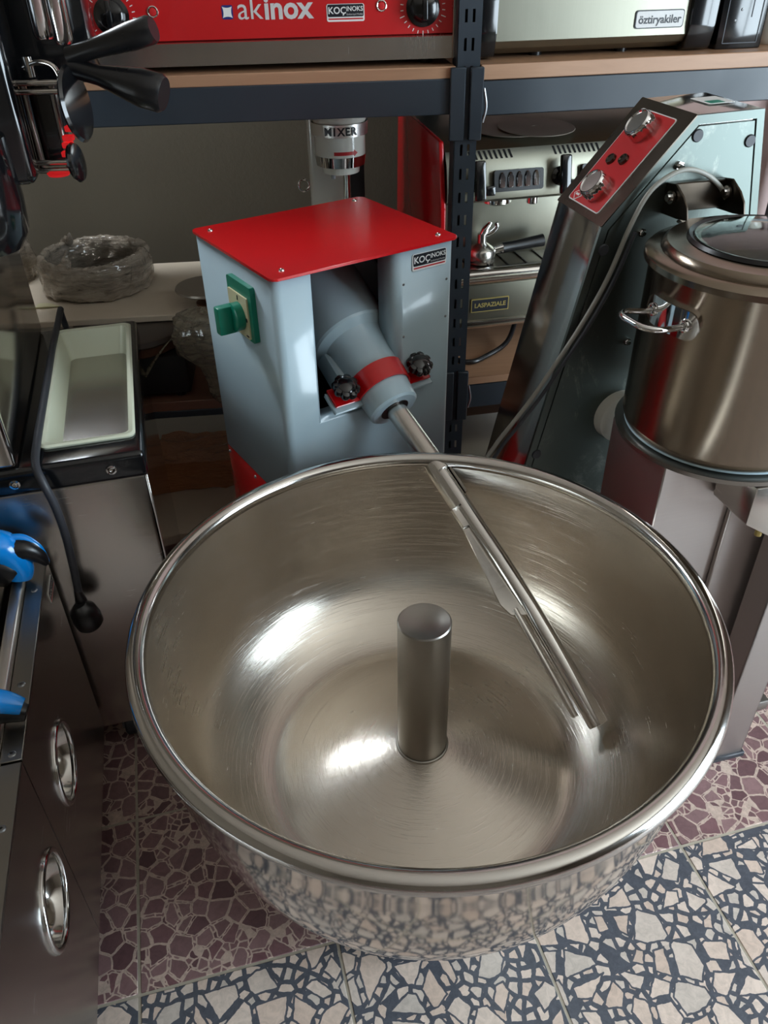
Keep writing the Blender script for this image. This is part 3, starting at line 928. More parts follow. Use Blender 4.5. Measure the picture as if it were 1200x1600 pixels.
# ------------------------------------------------------------------ white stand mixer behind the drive box
dx_ = thing('drink_mixer', 'white drink mixer with chrome bands behind the red lid', 'mixer', rackpt(-0.256, 0.27, 0.72), 5.5)
B().box(-0.095, 0.075, -0.07, 0.16, 0.0, 0.03, 0.008).build('base', 'white_enamel', dx_)
B().box(-0.078, 0.028, 0.075, 0.15, 0.03, 0.46, 0.012, 3).build('stand', 'white_enamel', dx_)
hd = B(); hd.lathe([(0.0, 0.56), (0.05, 0.55), (0.066, 0.52), (0.068, 0.42), (0.064, 0.405), (0.062, 0.375), (0.062, 0.33), (0.058, 0.325), (0.058, 0.315), (0.048, 0.31), (0.046, 0.290), (0.0, 0.288)], 48, (0, 0, 0))
hd.box(-0.04, 0.03, 0.04, 0.14, 0.41, 0.53, 0.01)
hd = hd.build('motor_head', 'white_enamel', dx_)
B().lathe([(0.0665, 0.405), (0.0695, 0.406), (0.0685, 0.378), (0.0645, 0.377)], 48, (0, 0, 0)).build('chrome_band', 'rail', hd)
B().lathe([(0.060, 0.333), (0.0635, 0.332), (0.060, 0.308), (0.056, 0.308)], 48, (0, 0, 0)).build('chrome_band', 'chrome', hd)
def curved_letters(text, r, z, size, a_mid, step, mat, parent):
    for i, ch in enumerate(text):
        a = a_mid + (i - (len(text) - 1) / 2) * step
        x = Vector((math.cos(a + PI / 2), math.sin(a + PI / 2), 0))
        F = face_frame((math.cos(a) * r, math.sin(a) * r, z), x, (0, 0, 1))
        lettering(ch, F, size, mat, parent, 'letter', 0, 0, 0.0006, 0.0008)
curved_letters('MIXER', 0.0702, 0.391, 0.024, -PI / 2 + 0.0, 0.225, 'print_black', hd)
b = B()
F = lambda a, z: Vector((math.cos(a) * 0.0626, math.sin(a) * 0.0626, z))
for i in range(8):
    a0, a1 = -PI / 2 - 0.30 + i * 0.1, -PI / 2 - 0.20 + i * 0.1
    z0, z1 = 0.338, 0.346
    b.add([F(a0, z0), F(a1, z0), F(a1, z1), F(a0, z1)], [(0, 1, 2, 3)])
a0 = -PI / 2 + 0.50
b.add([F(a0, 0.334), F(a0 + 0.18, 0.342), F(a0, 0.350)], [(0, 1, 2)])
b.build('arrow', 'print_red', hd)
b = B().cyl((0.012, 0, 0.08), (0.012, 0, 0.29), 0.0085, n=16); b.build('spindle', 'chrome', dx_)
B().cyl((-0.02, -0.01, 0.275), (-0.02, -0.01, 0.29), 0.006, n=12).build('catch', 'galv', dx_)
b = B(); b.torus((-0.095, 0.06, 0.245), (0.3, -1, 0.2), 0.014, 0.0025, 24, 8); b.build('ring', 'chrome', dx_)

# ------------------------------------------------------------------ espresso machine, right lower shelf
em = thing('espresso_machine', 'wide stainless espresso machine with red side panel on the lower right shelf', 'espresso machine', RO + Vector((0, 0, 0.552)), 13)
Z0 = 0.552
def ez(z): return z - Z0
X0, X1 = -0.015, 0.76
B().box(X0 + 0.012, X1, 0.30, 0.52, ez(0.63), ez(1.07), 0.01).build('body', 'steel_h', em)
B().prism([(X0, 0.10, ez(0.70)), (X0, 0.13, ez(0.63)), (X0, 0.50, ez(0.63)), (X0, 0.54, ez(0.8)), (X0, 0.52, ez(1.115)), (X0, 0.14, ez(1.095)), (X0, 0.11, ez(0.95))], (0.012, 0, 0), 0.003).build('side_panel', 'paint_red', em, label='red side panel')
b = B(); b.box(X0 + 0.02, X1, 0.115, 0.32, ez(0.632), ez(0.752), 0.004)
tray = b.build('tray_front', 'steel_dull', em)
b = B(); b.tube([(X0 + 0.02, 0.112, ez(0.775)), (X1, 0.112, ez(0.775))], 0.021, 16, smooth=False)
b.box(X0 + 0.02, X1, 0.105, 0.13, ez(0.635), ez(0.658), 0.006)
b.build('front_rail', 'steel_mirror', em)
B().box(X0 + 0.02, X1, 0.112, 0.26, ez(0.752), ez(0.785), 0.003).build('drip_tray', 'steel_dark', em)
for i in range(14):
    u = X0 + 0.04 + i * 0.052
    B().box(u, u + 0.003, 0.12, 0.245, ez(0.785), ez(0.7885)).build('tray_slat', 'black', em)
B().box(X0 + 0.02, X1, 0.235, 0.30, ez(0.76), ez(0.97), 0.002).build('splash_back', 'steel_dull', em)
prof = [(0.125, 0.955), (0.108, 0.965), (0.106, 0.985), (0.118, 1.045), (0.135, 1.072), (0.165, 1.085), (0.50, 1.100), (0.50, 0.96), (0.30, 0.955)]
up_ = B().prism([(X0 + 0.014, y, ez(z)) for y, z in prof], (X1 - X0 - 0.014, 0, 0)).build('upper_housing', 'steel_dull', em, angle=30)
fu = face_frame((0, 0.112, ez(1.010)), (1, 0, 0), (0, 0.012, 0.06))
fv = face_frame((0, 0.127, ez(1.060)), (1, 0, 0), (0, 0.017, 0.027))
def skew_slot(b, F, u, v, w_, h_, sk):
    b.prism([F(u - w_ / 2, v, -0.002), F(u + w_ / 2, v, -0.002), F(u + w_ / 2 - sk, v + h_, -0.002), F(u - w_ / 2 - sk, v + h_, -0.002)], F(0, 0, 0.0028) - F(0, 0, 0))
for g0 in (0.05, 0.275, 0.50):
    b = B()
    for i in range(10):
        skew_slot(b, fv, g0 + i * 0.0125, -0.008, 0.005, 0.020, 0.006)
    b.build('vent_slots', 'black', em)
for pu in (0.175, 0.40, 0.63):
    b = B(); plate(b, fu, 0.125, 0.048, 0.006, 0.014, pu, -0.005); pod = b.build('button_pod', 'black', em)
    for i in range(5):
        b = B(); u = pu - 0.043 + i * 0.0215
        pts = [fu(u - 0.007, -0.020, 0.014), fu(u + 0.007, -0.020, 0.014), fu(u + 0.007, 0.002, 0.014), fu(u + 0.004, 0.011, 0.014), fu(u, 0.015, 0.014), fu(u - 0.004, 0.011, 0.014), fu(u - 0.007, 0.002, 0.014)]
        b.prism(pts, fu(0, 0, 0.004) - fu(0, 0, 0), 0.0012, 1); b.build('button', 'chrome', pod)
for ku in (0.07, 0.285, 0.52):
    b = B(); nn = fu(0, 0, 1) - fu(0, 0, 0)
    b.lathe([(0.022, 0), (0.022, 0.006), (0.014, 0.010), (0.014, 0.028), (0.0, 0.03)], 20, fu(ku, -0.004, 0), nn)
    b.obox(fu(ku, 0.0, 0.034), Vector((0.013, 0, 0)), (fu(0, 0.044, 0) - fu(0, 0, 0)), nn * 0.009, 0.005, 2)
    b.obox(fu(ku + 0.028, -0.024, 0.020), Vector((0.012, 0, 0)), (fu(0, 0.011, 0) - fu(0, 0, 0)), nn * 0.012, 0.004, 2)
    b.build('steam_knob', 'black_gloss', em)
for gu in (0.150, 0.43):
    b = B(); b.lathe([(0.034, 0), (0.037, -0.004), (0.037, -0.016), (0.030, -0.02), (0.030, -0.012), (0.0, -0.012)], 32, (gu, 0.175, ez(0.957)), (0, 0, 1))
    b.box(gu - 0.045, gu - 0.030, 0.165, 0.185, ez(0.944), ez(0.957), 0.002)
    b.build('brew_group', 'chrome', em)
B().cyl((0.245, 0.17, ez(0.930)), (0.245, 0.17, ez(0.957)), 0.014, n=20, bev=0.002).build('water_spout', 'chrome', em)
fb_ = face_frame((0.127, 0.1145, ez(0.697)), (1, 0, 0), (0, 0, 1))
b = B(); plate(b, fb_, 0.104, 0.036, 0.002, 0.003); nb = b.build('name_plate', 'brass', em)
b = B(); plate(b, fb_, 0.099, 0.031, 0.002, 0.0006, 0, 0, 0.003); b.build('name_plate_face', 'print_black', nb)
lettering('LASPAZIALE', fb_, 0.020, 'brass', nb, 'lettering', 0, 0, 0.0042, 0.0006, 0.086)
for fx in (0.05, 0.70):
    for fy in (0.17, 0.46):
        B().cyl((fx, fy, 0), (fx, fy, ez(0.640)), 0.020, n=16).build('foot', 'black', em)
mw = XF[em.name]
pf = thing('portafilter', 'chrome portafilter with black handle lying upside down on the drip tray', 'portafilter', mw @ Vector((0.120, 0.180, ez(0.789))), 13)
b = B(); b.lathe([(0.0, 0.0), (0.033, 0.0), (0.036, 0.004), (0.036, 0.030), (0.033, 0.036), (0.018, 0.046), (0.012, 0.050), (0.012, 0.072), (0.0, 0.074)], 32)
b.build('basket', 'steel', pf)
b = B(); b.tube([(0.0, 0, 0.066), (0.008, 0, 0.082), (0.018, 0, 0.094), (0.020, 0, 0.100)], [0.010, 0.009, 0.006, 0.005], 12)
b.tube([(0.0, 0, 0.068), (0.022, -0.004, 0.074), (0.036, -0.006, 0.088), (0.034, -0.006, 0.098)], [0.008, 0.006, 0.006, 0.005], 12)
b.build('spout', 'chrome', pf)
b = B(); b.cyl((0.030, 0, 0.026), (0.058, 0.002, 0.030), 0.011, 0.014, 16); b.build('ferrule', 'chrome', pf)
b = B(); b.lathe([(0.0, 0.0), (0.0145, 0.0), (0.013, 0.03), (0.015, 0.09), (0.016, 0.115), (0.0, 0.12)], 20, (0.057, 0.002, 0.030), (1, 0.03, 0.08)); b.build('handle', 'black', pf)
for k, (u, y, r, dz) in enumerate(((0.205, 0.26, 0.105, 0.0), (0.262, 0.225, 0.095, 0.003))):
    o = B().lathe([(0.0, 0.0), (r - 0.002, 0.0), (r, 0.001), (r - 0.001, 0.0025), (0.012, 0.0025), (0.012, 0.002), (0, 0.002)], 56).build('metal_disc', 'disc_grey')
    o.location = mw @ Vector((u, y, ez(1.0905 + 0.0018 * (y - 0.2) / 0.06) + dz))
    o.rotation_euler = (R(2.2), 0, R(13))
    tag(o, ['large thin grey disc lying under another disc on the espresso machine', 'smaller grey disc lying overlapped on top of the larger disc'][k], 'disc', 'thin discs on the espresso machine')
cb = B().tube([rackpt(0.0, 0.12, 0.565, 13), rackpt(0.06, 0.07, 0.560, 13), rackpt(0.12, 0.09, 0.562, 13), rackpt(0.19, 0.13, 0.575, 13), rackpt(0.24, 0.2, 0.60, 13)], 0.007, 10).build('power_cable', 'black')
tag(cb, 'black power cable lying under the espresso machine', 'cable')

# stainless sink unit standing under the right lower board
sk = thing('sink_unit', 'stainless unit with a rolled edge standing beneath the right lower shelf', 'sink', rackpt(0.30, 0.20, 0.12, 11), 11)
B().box(-0.24, 0.24, 0.0, 0.26, 0.0, 0.20, 0.004).build('body', 'steel_dark', sk)
b = B(); b.tube([(-0.25, -0.03, 0.02), (-0.12, -0.05, 0.012), (0.0, -0.055, 0.01), (0.12, -0.04, 0.012)], 0.005, 8); b.build('hose', 'cable_grey', sk)
b = B(); b.box(-0.08, -0.074, -0.003, 0.0, 0.01, 0.19); b.build('seam', 'cream', sk)

# ------------------------------------------------------------------ left bay goods
def wrinkle(me_obj, amp, scale, seed=0.0):
    for v in me_obj.data.vertices:
        p = v.co * scale + Vector((seed, seed * 2, -seed))
        v.co += v.normal * (noise.noise(p) + 0.55 * noise.noise(p * 2.3) + 0.45 * noise.noise(p * 5.1)) * amp
    me_obj.data.update()
coil = thing('wrapped_coil', 'ring shaped bundle wrapped in crumpled clear film on the left shelf', 'bundle', (-0.765, 2.135, 0.72), 0)
b = B()
pr = []
for i in range(40):
    t = 2 * PI * i / 40
    cx, cy = math.cos(t), math.sin(t)
    pr.append((0.131 + 0.017 * abs(cx) ** 0.8 * (1 if cx > 0 else -1), 0.050 + 0.047 * abs(cy) ** 0.75 * (1 if cy > 0 else -1)))
b.lathe(pr, 120, closed=True)
o = b.build('film_wrap', 'film', coil, angle=80); wrinkle(o, 0.0075, 26)
b = B(); b.lathe([(0.0, 0.004), (0.128, 0.004), (0.134, 0.082), (0.131, 0.084), (0.124, 0.010), (0.0, 0.010)], 48); b.build('core', 'black_matt', coil)
for k in range(3):
    a = (0.3, 2.4, 4.4)[k]
    pts = [Vector((math.cos(a) * (0.135 - 0.012 * j), math.sin(a) * (0.135 - 0.012 * j), 0.082 + 0.012 * j + 0.008 * math.sin(j * 2 + k))) for j in range(4)]
    o = B().tube(pts, [0.016, 0.014, 0.010, 0.004], 8, 4).build('film_tail', 'film', coil, angle=80); wrinkle(o, 0.006, 40, 3)
lump = thing('wrapped_bottle', 'upright lump wrapped in brown film at the left end of the shelf', 'bundle', (-1.03, 2.20, 0.72), 0)
b = B(); b.lathe([(0.0, 0.0), (0.065, 0.0), (0.07, 0.05), (0.062, 0.10), (0.045, 0.15), (0.055, 0.19), (0.04, 0.24), (0.015, 0.27), (0.0, 0.275)], 64, (0, 0, 0))
for i in range(5): pass
o = b.build('film_wrap', 'film', lump, angle=80); wrinkle(o, 0.012, 20, 5)
b = B(); b.lathe([(0, 0.003), (0.05, 0.003), (0.05, 0.10), (0.02, 0.16), (0.02, 0.22), (0, 0.22)], 24); b.build('contents', 'card', lump)
sc_ = B().add([(-0.028, -0.010, 0.004), (0.0, -0.012, 0.006), (0.036, 0.0, 0.002), (0.0, 0.006, 0.010), (-0.026, 0.012, 0.006), (-0.028, -0.010, 0.0), (0.036, 0.0, 0.0), (-0.026, 0.012, 0.0)], [(0, 1, 3, 4), (1, 2, 3), (5, 7, 6), (0, 5, 6, 2, 1), (4, 3, 2, 6, 7), (0, 4, 7, 5)]).build('paper_scrap', 'cream')
sc_.location = (-0.86, 1.985, 0.7205)
tag(sc_, 'small torn cream paper scrap at the front of the left shelf', 'paper')
# round plate on a stem
pl = thing('cake_stand', 'small round dark plate on a stem at the front of the left shelf', 'stand', (-0.445, 1.99, 0.72), 0)
b = B(); b.lathe([(0, 0.0), (0.03, 0.0), (0.03, 0.006), (0.012, 0.012), (0.012, 0.04), (0, 0.04)], 24); b.build('stem', 'card', pl)
b = B(); b.lathe([(0, 0.040), (0.074, 0.040), (0.078, 0.043), (0.076, 0.048), (0, 0.048)], 48); b.build('plate', 'disc_grey', pl)
# crepe maker
cm = thing('crepe_maker', 'crepe maker with dark round iron plate on a black body left of the drive box', 'crepe maker', (-0.635, 1.925, 0.538), 5.5)
B().box(-0.14, 0.14, -0.115, 0.10, 0.012, 0.115, 0.006).build('body', 'black_matt', cm)
b = B(); b.lathe([(0, 0.115), (0.128, 0.115), (0.133, 0.12), (0.133, 0.142), (0, 0.142)], 56); b.build('collar', 'card', cm)
b = B(); b.lathe([(0, 0.143), (0.140, 0.143), (0.145, 0.148), (0.143, 0.160), (0.138, 0.163), (0, 0.163)], 64); b.build('hot_plate', 'pan_iron', cm)
for sx in (-0.11, 0.11):
    for sy in (-0.09, 0.08):
        B().cyl((sx, sy, 0), (sx, sy, 0.014), 0.014, n=12).build('foot', 'black', cm)
# clear plastic bag beside it
bg_ = thing('plastic_bag', 'crumpled clear plastic bag hanging beside the crepe plate', 'bag', (-0.418, 1.815, 0.538), 0)
b = B(); b.lathe([(0.0, 0.0), (0.040, 0.0), (0.055, 0.02), (0.050, 0.05), (0.055, 0.09), (0.085, 0.14), (0.095, 0.18), (0.075, 0.215), (0.03, 0.235), (0, 0.24)], 72)
for i, v in enumerate(b.v):
    v.x *= 0.95; v.y *= 0.7
    v.x += 0.03 - v.z * 0.15
o = b.build('film', 'bag', bg_, angle=80); wrinkle(o, 0.016, 16, 2)
b = B()
pts = [(-0.085, -0.02, 0.175), (-0.11, -0.03, 0.15), (-0.14, -0.035, 0.115), (-0.165, -0.04, 0.075)]
vs = []
for i, p in enumerate(pts):
    w_ = (0.006, 0.014, 0.018, 0.008)[i]
    vs += [Vector(p) + Vector((-w_ * 0.7, 0, -w_ * 0.6)), Vector(p) + Vector((w_ * 0.7, -0.006, w_ * 0.6))]
b.add(vs, [(0, 1, 3, 2), (2, 3, 5, 4), (4, 5, 7, 6)])
b.build('film_tail', 'bag', bg_, solid=0.001)
# brown package on the bottom deck
pk = thing('brown_package', 'brown film wrapped package on the bottom deck beside the drive box', 'package', (-0.56, 2.10, 0.12), 5)
b = bmesh.new(); bmesh.ops.create_cube(b, size=1.0); bmesh.ops.subdivide_edges(b, edges=b.edges[:], cuts=12, use_grid_fill=True)
for v in b.verts:
    v.co = Vector((v.co.x * 0.26, v.co.y * 0.18, v.co.z * 0.10 + 0.053))
o = B().bm(b).build('film_wrap', 'film_brown', pk, angle=80); wrinkle(o, 0.010, 18, 8)

# ------------------------------------------------------------------ soft serve unit, left
SO = Vector((-0.624, 1.146, 0)); SA = 14.7
ss = thing('soft_serve_machine', 'stainless soft serve machine with black top and espresso head with portafilter handles at left', 'ice cream machine', SO, SA)
zt = 0.7615
z0t = 0.7085
# local x to the right, y back
bd = B().box(-0.235, 0.202, 0.010, 0.605, 0.072, z0t, 0.006).build('cabinet', 'steel', ss)
B().box(0.2025, 0.2065, 0.012, 0.603, 0.072, z0t - 0.002, 0.001, 1).build('side_panel', 'steel_mirror', ss)
tu = Vector((0.114, 0.323))           # tub opening centre
tw, tl = 0.163, 0.530
def top_ring():
    """black top moulded with an opening for the tub"""
    b = B()
    ox0, ox1, oy0, oy1 = -0.24, 0.210, 0.0, 0.618
    ix0, ix1, iy0, iy1 = tu.x - tw / 2 + 0.004, tu.x + tw / 2 - 0.004, tu.y - tl / 2 + 0.004, tu.y + tl / 2 - 0.004
    z0, z1 = z0t, zt
    vs = [(ox0, oy0, z1), (ox1, oy0, z1), (ox1, oy1, z1), (ox0, oy1, z1), (ix0, iy0, z1), (ix1, iy0, z1), (ix1, iy1, z1), (ix0, iy1, z1)]
    vs += [(x, y, z0) for x, y, z in vs]
    f = []
    for i in range(4):
        j = (i + 1) % 4
        f += [(i, j, 4 + j, 4 + i), (8 + j, 8 + i, 12 + i, 12 + j), (j, i, 8 + i, 8 + j), (4 + i, 4 + j, 12 + j, 12 + i)]
    m = bmesh.new()
    vv = [m.verts.new(p) for p in vs]
    for q in f: m.faces.new([vv[i] for i in q])
    ed = [e for e in m.edges if all(v.index < 4 or (8 <= v.index < 12) for v in e.verts)]
    m.verts.index_update()
    ed = [e for e in m.edges if all((v.index < 4) or (8 <= v.index < 12) for v in e.verts)]
    bmesh.ops.bevel(m, geom=ed, offset=0.010, segments=3, affect='EDGES', profile=0.5)
    bmesh.ops.recalc_face_normals(m, faces=m.faces[:])
    return b.bm(m)
topo = top_ring().build('top', 'black_gloss', ss, label='glossy black moulded top')
F = face_frame((0, -0.0005, 0), (1, 0, 0), (0, 0, 1))
for u in (-0.012, 0.149):
    B().lathe([(0.009, 0), (0.009, 0.002), (0.006, 0.0025)], 16, F(u, 0.735), (0, -1, 0)).build('washer', 'chrome', topo)
    screw(F, u, 0.735, 0.006, 0.005, 'chrome', topo)
# upper body
B().box(-0.235, 0.0, 0.005, 0.615, zt, 1.33, 0.010, 3).build('upper_body', 'steel_mirror', ss)
for sx in (-0.18, 0.045):
    for sy in (0.05, 0.55):
        b = B(); b.cyl((sx - 0.012, sy, 0.032), (sx + 0.012, sy, 0.032), 0.031, n=24, bev=0.004)
        cw = b.build('caster', 'rubber', ss)
        b = B(); b.box(sx - 0.018, sx - 0.014, sy - 0.015, sy + 0.015, 0.028, 0.073); b.box(sx + 0.014, sx + 0.018, sy - 0.015, sy + 0.015, 0.028, 0.073); b.cyl((sx - 0.02, sy, 0.032), (sx + 0.02, sy, 0.032), 0.008, n=10)
        b.build('caster_fork', 'galv', cw)
# espresso machine head, joined to this unit for support; world coordinates
def W(o): return dict(parent=ss, world=True)
dh = B().obox((-0.648, 1.42, 1.32), (0.085, 0.02, 0), (-0.03, 0.12, 0), (0, 0, 0.14), 0.015, 3).obox((-0.565, 1.47, 1.39), (0.115, 0.012, 0), (-0.004, 0.035, 0), (0, 0, 0.085), 0.01, 2).build('espresso_head', 'black_gloss', ss, world=True, label='black espresso machine head')
b = B(); b.lathe([(0.0, 0.0), (0.05, 0.004), (0.068, 0.03), (0.072, 0.08), (0.070, 0.17), (0.0, 0.17)], 40, (-0.630, 1.30, 1.085), (0, 0, 1)); b.build('hopper', 'black_gloss', ss, world=True)
for p, r_ in (((-0.496, 1.395, 1.372), 0.016), ((-0.466, 1.385, 1.366), 0.014)):
    b = B(); b.lathe([(0.0, 0.0), (r_ * 0.8, 0.0), (r_, 0.006), (r_, 0.16), (0, 0.16)], 24, p, (0, 0, 1)); b.build('chrome_barrel', 'chrome', ss, world=True)
b = B()
for x, y in ((-0.540, 1.372), (-0.497, 1.372)):
    b.cyl((x, y, 1.196), (x, y, 1.315), 0.005, n=10)
b.build('guide_rails', 'steel_dark', ss, world=True)
for z in (1.312, 1.199):
    b = B(); b.cyl((-0.543, 1.362, z + 0.006), (-0.480, 1.362, z + 0.006), 0.0045, n=10); b.cyl((-0.543, 1.362, z - 0.006), (-0.480, 1.362, z - 0.006), 0.0045, n=10)
    b.build('cross_bar', 'steel_mirror', ss, world=True)
B().obox((-0.520, 1.400, 1.255), (0.020, 0.004, 0), (0, 0.012, 0), (0, 0, 0.062), 0.004).build('spout_block', 'black_gloss', ss, world=True)
b = B(); b.tube([(-0.530, 1.37, 1.338), (-0.505, 1.365, 1.345), (-0.482, 1.36, 1.340), (-0.474, 1.36, 1.318)], 0.004, 10); b.cyl((-0.522, 1.37, 1.325), (-0.522, 1.37, 1.352), 0.007, n=14); b.build('bracket_rod', 'steel_mirror', ss, world=True)
for p, rr in (((-0.452, 1.336, 1.292), 0.053), ((-0.470, 1.332, 1.211), 0.029)):
    b = B(); b.lathe([(0.0, -0.007), (rr * 0.6, -0.0065), (rr * 0.93, -0.004), (rr, 0.0), (rr * 0.93, 0.004), (rr * 0.6, 0.0065), (0.0, 0.007)], 40, p, (1.0, -0.05, 0.10)); b.build('lever_paddle', 'black_gloss', ss, world=True)
for p, q, r0, r1 in (((-0.455, 1.36, 1.352), (-0.318, 1.34, 1.387), 0.013, 0.019), ((-0.455, 1.36, 1.338), (-0.317, 1.335, 1.303), 0.014, 0.027)):
    p, q = Vector(p), Vector(q); L = (q - p).length
    b = B(); b.lathe([(0.0, 0.0), (r0, 0.0), (r0 * 1.02, L * 0.3), (r1, L * 0.75), (r1, L * 0.96), (r1 * 0.85, L), (0, L)], 28, p, q - p); b.build('portafilter_handle', 'black', ss, world=True)
for p in ((-0.474, 1.352, 1.256), (-0.480, 1.350, 1.243), (-0.483, 1.350, 1.233), (-0.487, 1.350, 1.220)):
    B().obox(p, (0.008, 0, 0), (0, 0.006, 0), (0, 0, 0.004), 0.001, 1).build('button', 'button_red', ss, world=True)
B().lathe([(0.0, 0.0), (0.016, 0.001), (0.018, 0.005), (0.0, 0.006)], 20, (-0.509, 1.352, 1.187), (0, 0, 1)).build('nozzle_ring', 'button_red', ss, world=True)
# tub
tb = thing('drip_tub', 'white plastic tub set into the black machine top', 'tub', XF[ss.name] @ Vector((tu.x, tu.y, zt)), SA)
b = B()
lay = [(tw + 0.002, tl + 0.002, 0.014, -0.001), (tw + 0.004, tl + 0.004, 0.015, 0.004), (tw - 0.004, tl - 0.004, 0.014, 0.007), (tw - 0.018, tl - 0.022, 0.014, 0.005), (tw - 0.022, tl - 0.026, 0.014, -0.002), (tw - 0.048, tl - 0.085, 0.016, -0.075), (tw - 0.056, tl - 0.10, 0.014, -0.080)]
nn_ = len(rrect(1, 1, 0.1))
vs, fs = [], []
for (a, c, r, z) in lay:
    vs += [(x, y, z) for x, y in rrect(a, c, r)]
for j in range(len(lay) - 1):
    for i in range(nn_):
        i2 = (i + 1) % nn_
        fs.append((j * nn_ + i, j * nn_ + i2, (j + 1) * nn_ + i2, (j + 1) * nn_ + i))
fs.append(tuple((len(lay) - 1) * nn_ + i for i in range(nn_)))
tbo = b.add(vs, fs).build('shell', 'tub', tb, solid=-0.0015)
b = B()
for dx, dy in ((0.045, 0.165), (0.047, 0.150), (0.040, 0.158)):
    b.box(dx, dx + 0.006, dy, dy + 0.004, -0.0785, -0.0778)
b.build('speck', 'black', tb)
# mains cable hanging down the front
pc = thing('mains_cable', 'black mains cable with plug hanging over the front of the black top', 'cable', (-0.66, 1.45, 0.785), 0)
b = B(); b.tube([(-0.7599, 1.8360, 0.6840), (-0.7670, 1.8360, 0.7605), (-0.7619, 1.8258, 0.7758), (-0.7497, 1.7646, 0.7707), (-0.7191, 1.6320, 0.7697), (-0.6854, 1.4994, 0.7697), (-0.6467, 1.3464, 0.7697), (-0.6151, 1.2240, 0.7707), (-0.5916, 1.1475, 0.7707), (-0.5743, 1.1200, 0.7503), (-0.5671, 1.1200, 0.7044), (-0.5661, 1.1220, 0.6401), (-0.5712, 1.1220, 0.5524), (-0.5753, 1.1200, 0.5004)], 0.0072, 12, 6)
b.build('cord', 'rubber', pc, world=True)
b = B(); b.lathe([(0.0, 0.0), (0.007, 0.0), (0.010, 0.02), (0.011, 0.028)], 16, (-0.5753, 1.1200, 0.5106), (0.02, 0.0, -1))
b.lathe([(0.0, 0.0), (0.012, 0.0), (0.024, 0.012), (0.027, 0.03), (0.025, 0.050), (0.020, 0.056), (0, 0.056)], 24, (-0.5743, 1.1077, 0.4851), (0.20, 0.0, -1))
b.build('plug', 'black', pc, world=True)

# ------------------------------------------------------------------ stainless undercounter units with round pulls
CO_ = Vector((-0.621, 1.135, 0)); CA = 14.14
def unit(name, label, y1, y0, dome_y, handle):
    t = thing(name, label, 'cabinet', CO_ + Vector((-math.sin(R(CA)), math.cos(R(CA)), 0)) * y1, CA, 'stainless cabinets with blue handles')
    L = y1 - y0
    dy = dome_y - y1
    # face plane x = 0, with a round hole for the cup
    rd_, zc = 0.068, 0.376
    ZB_, ZF = 0.098, 0.574
    n_ = 40
    b = B()
    ring = [(math.cos(2 * PI * i / n_) * rd_ + dy, math.sin(2 * PI * i / n_) * rd_ + zc) for i in range(n_)]
    def proj(y, z):
        # the point on the outer rectangle seen from the hole's centre
        ys = (-L - dy) if y < dy else (0 - dy)
        zs_ = (ZB_ - zc) if z < zc else (ZF - zc)
        ky = abs(ys / (y - dy)) if abs(y - dy) > 1e-6 else 1e9
        kz = abs(zs_ / (z - zc)) if abs(z - zc) > 1e-6 else 1e9
        k = min(ky, kz)
        return (dy + (y - dy) * k, zc + (z - zc) * k)
    angs = [2 * PI * i / n_ for i in range(n_)]
    outer_ = [proj(y, z) for y, z in ring]
    corners = [(-L, ZB_), (0.0, ZB_), (0.0, ZF), (-L, ZF)]
    vs = [(0.0, y, z) for y, z in ring] + [(0.0, y, z) for y, z in outer_]
    fs = [(i, (i + 1) % n_, n_ + (i + 1) % n_, n_ + i) for i in range(n_)]
    base_n = len(vs)
    for cy_, cz_ in corners:
        ca_ = math.atan2(cz_ - zc, cy_ - dy) % (2 * PI)
        i = int(ca_ / (2 * PI) * n_) % n_
        vs.append((0.0, cy_, cz_))
        fs.append((n_ + i, n_ + (i + 1) % n_, len(vs) - 1))
    b.add(vs, fs)
    b.build('front_panel', 'steel', t)
    b = B(); b.box(-0.45, -0.070, -L + 0.001, -0.001, ZB_, ZF - 0.012, 0.002, 1); b.box(-0.071, -0.002, -L + 0.001, -L + 0.004, ZB_, ZF - 0.002); b.box(-0.071, -0.002, -0.004, -0.001, ZB_, ZF - 0.002); b.build('body', 'steel_dark', t)
    for fx in (-0.40, -0.05):
        for fy in (-L + 0.05, -0.05):
            B().cyl((fx, fy, 0.0), (fx, fy, ZB_ + 0.002), 0.02, n=14).build('leg', 'black_matt', t)
    B().box(-0.029, 0.0005, -L + 0.001, -0.001, ZF - 0.004, ZF + 0.002, 0.001, 1).build('top_flange', 'steel_dark', t)
    F = face_frame((-0.014, 0, ZF + 0.002), (1, 0, 0), (0, 1, 0))
    for k in (0.19, 0.68, 0.97):
        B().lathe([(0.002, 0.0018), (0.0045, 0.0015), (0.006, 0.0)], 14, F(0, -L * k), (0, 0, 1)).build('rivet', 'galv', t)
    b = B(); b.box(-0.050, -0.030, -L + 0.001, -0.001, ZF - 0.014, ZF + 0.016, 0.005, 3); b.build('top_rail', 'rail', t)
    # recessed cup with a chrome ring
    b = B(); b.lathe([(rd_, 0.0), (rd_ * 0.96, -0.014), (rd_ * 0.80, -0.034), (rd_ * 0.5, -0.048), (0, -0.052)], 48, (0, dy, zc), (1, 0, 0)); cup = b.build('finger_cup', 'steel_mirror', t, label='round recessed finger pull')
    b = B(); b.torus((0.001, dy, zc), (1, 0, 0), rd_, 0.005, 48, 10); b.build('cup_ring', 'chrome', cup)
    return t, L
t1, L1 = unit('undercounter_cabinet', 'stainless cabinet with round finger pull, farther from the viewer, with a badge sticker', 0.0, -0.455, -0.306, 1)
t2, L2 = unit('undercounter_cabinet', 'stainless cabinet with round finger pull, nearest at the lower left corner', -0.457, -1.0, -0.551, 2)
fk = face_frame((0.0006, -0.055, 0.459), (0, 1, 0), (0, 0, 1))
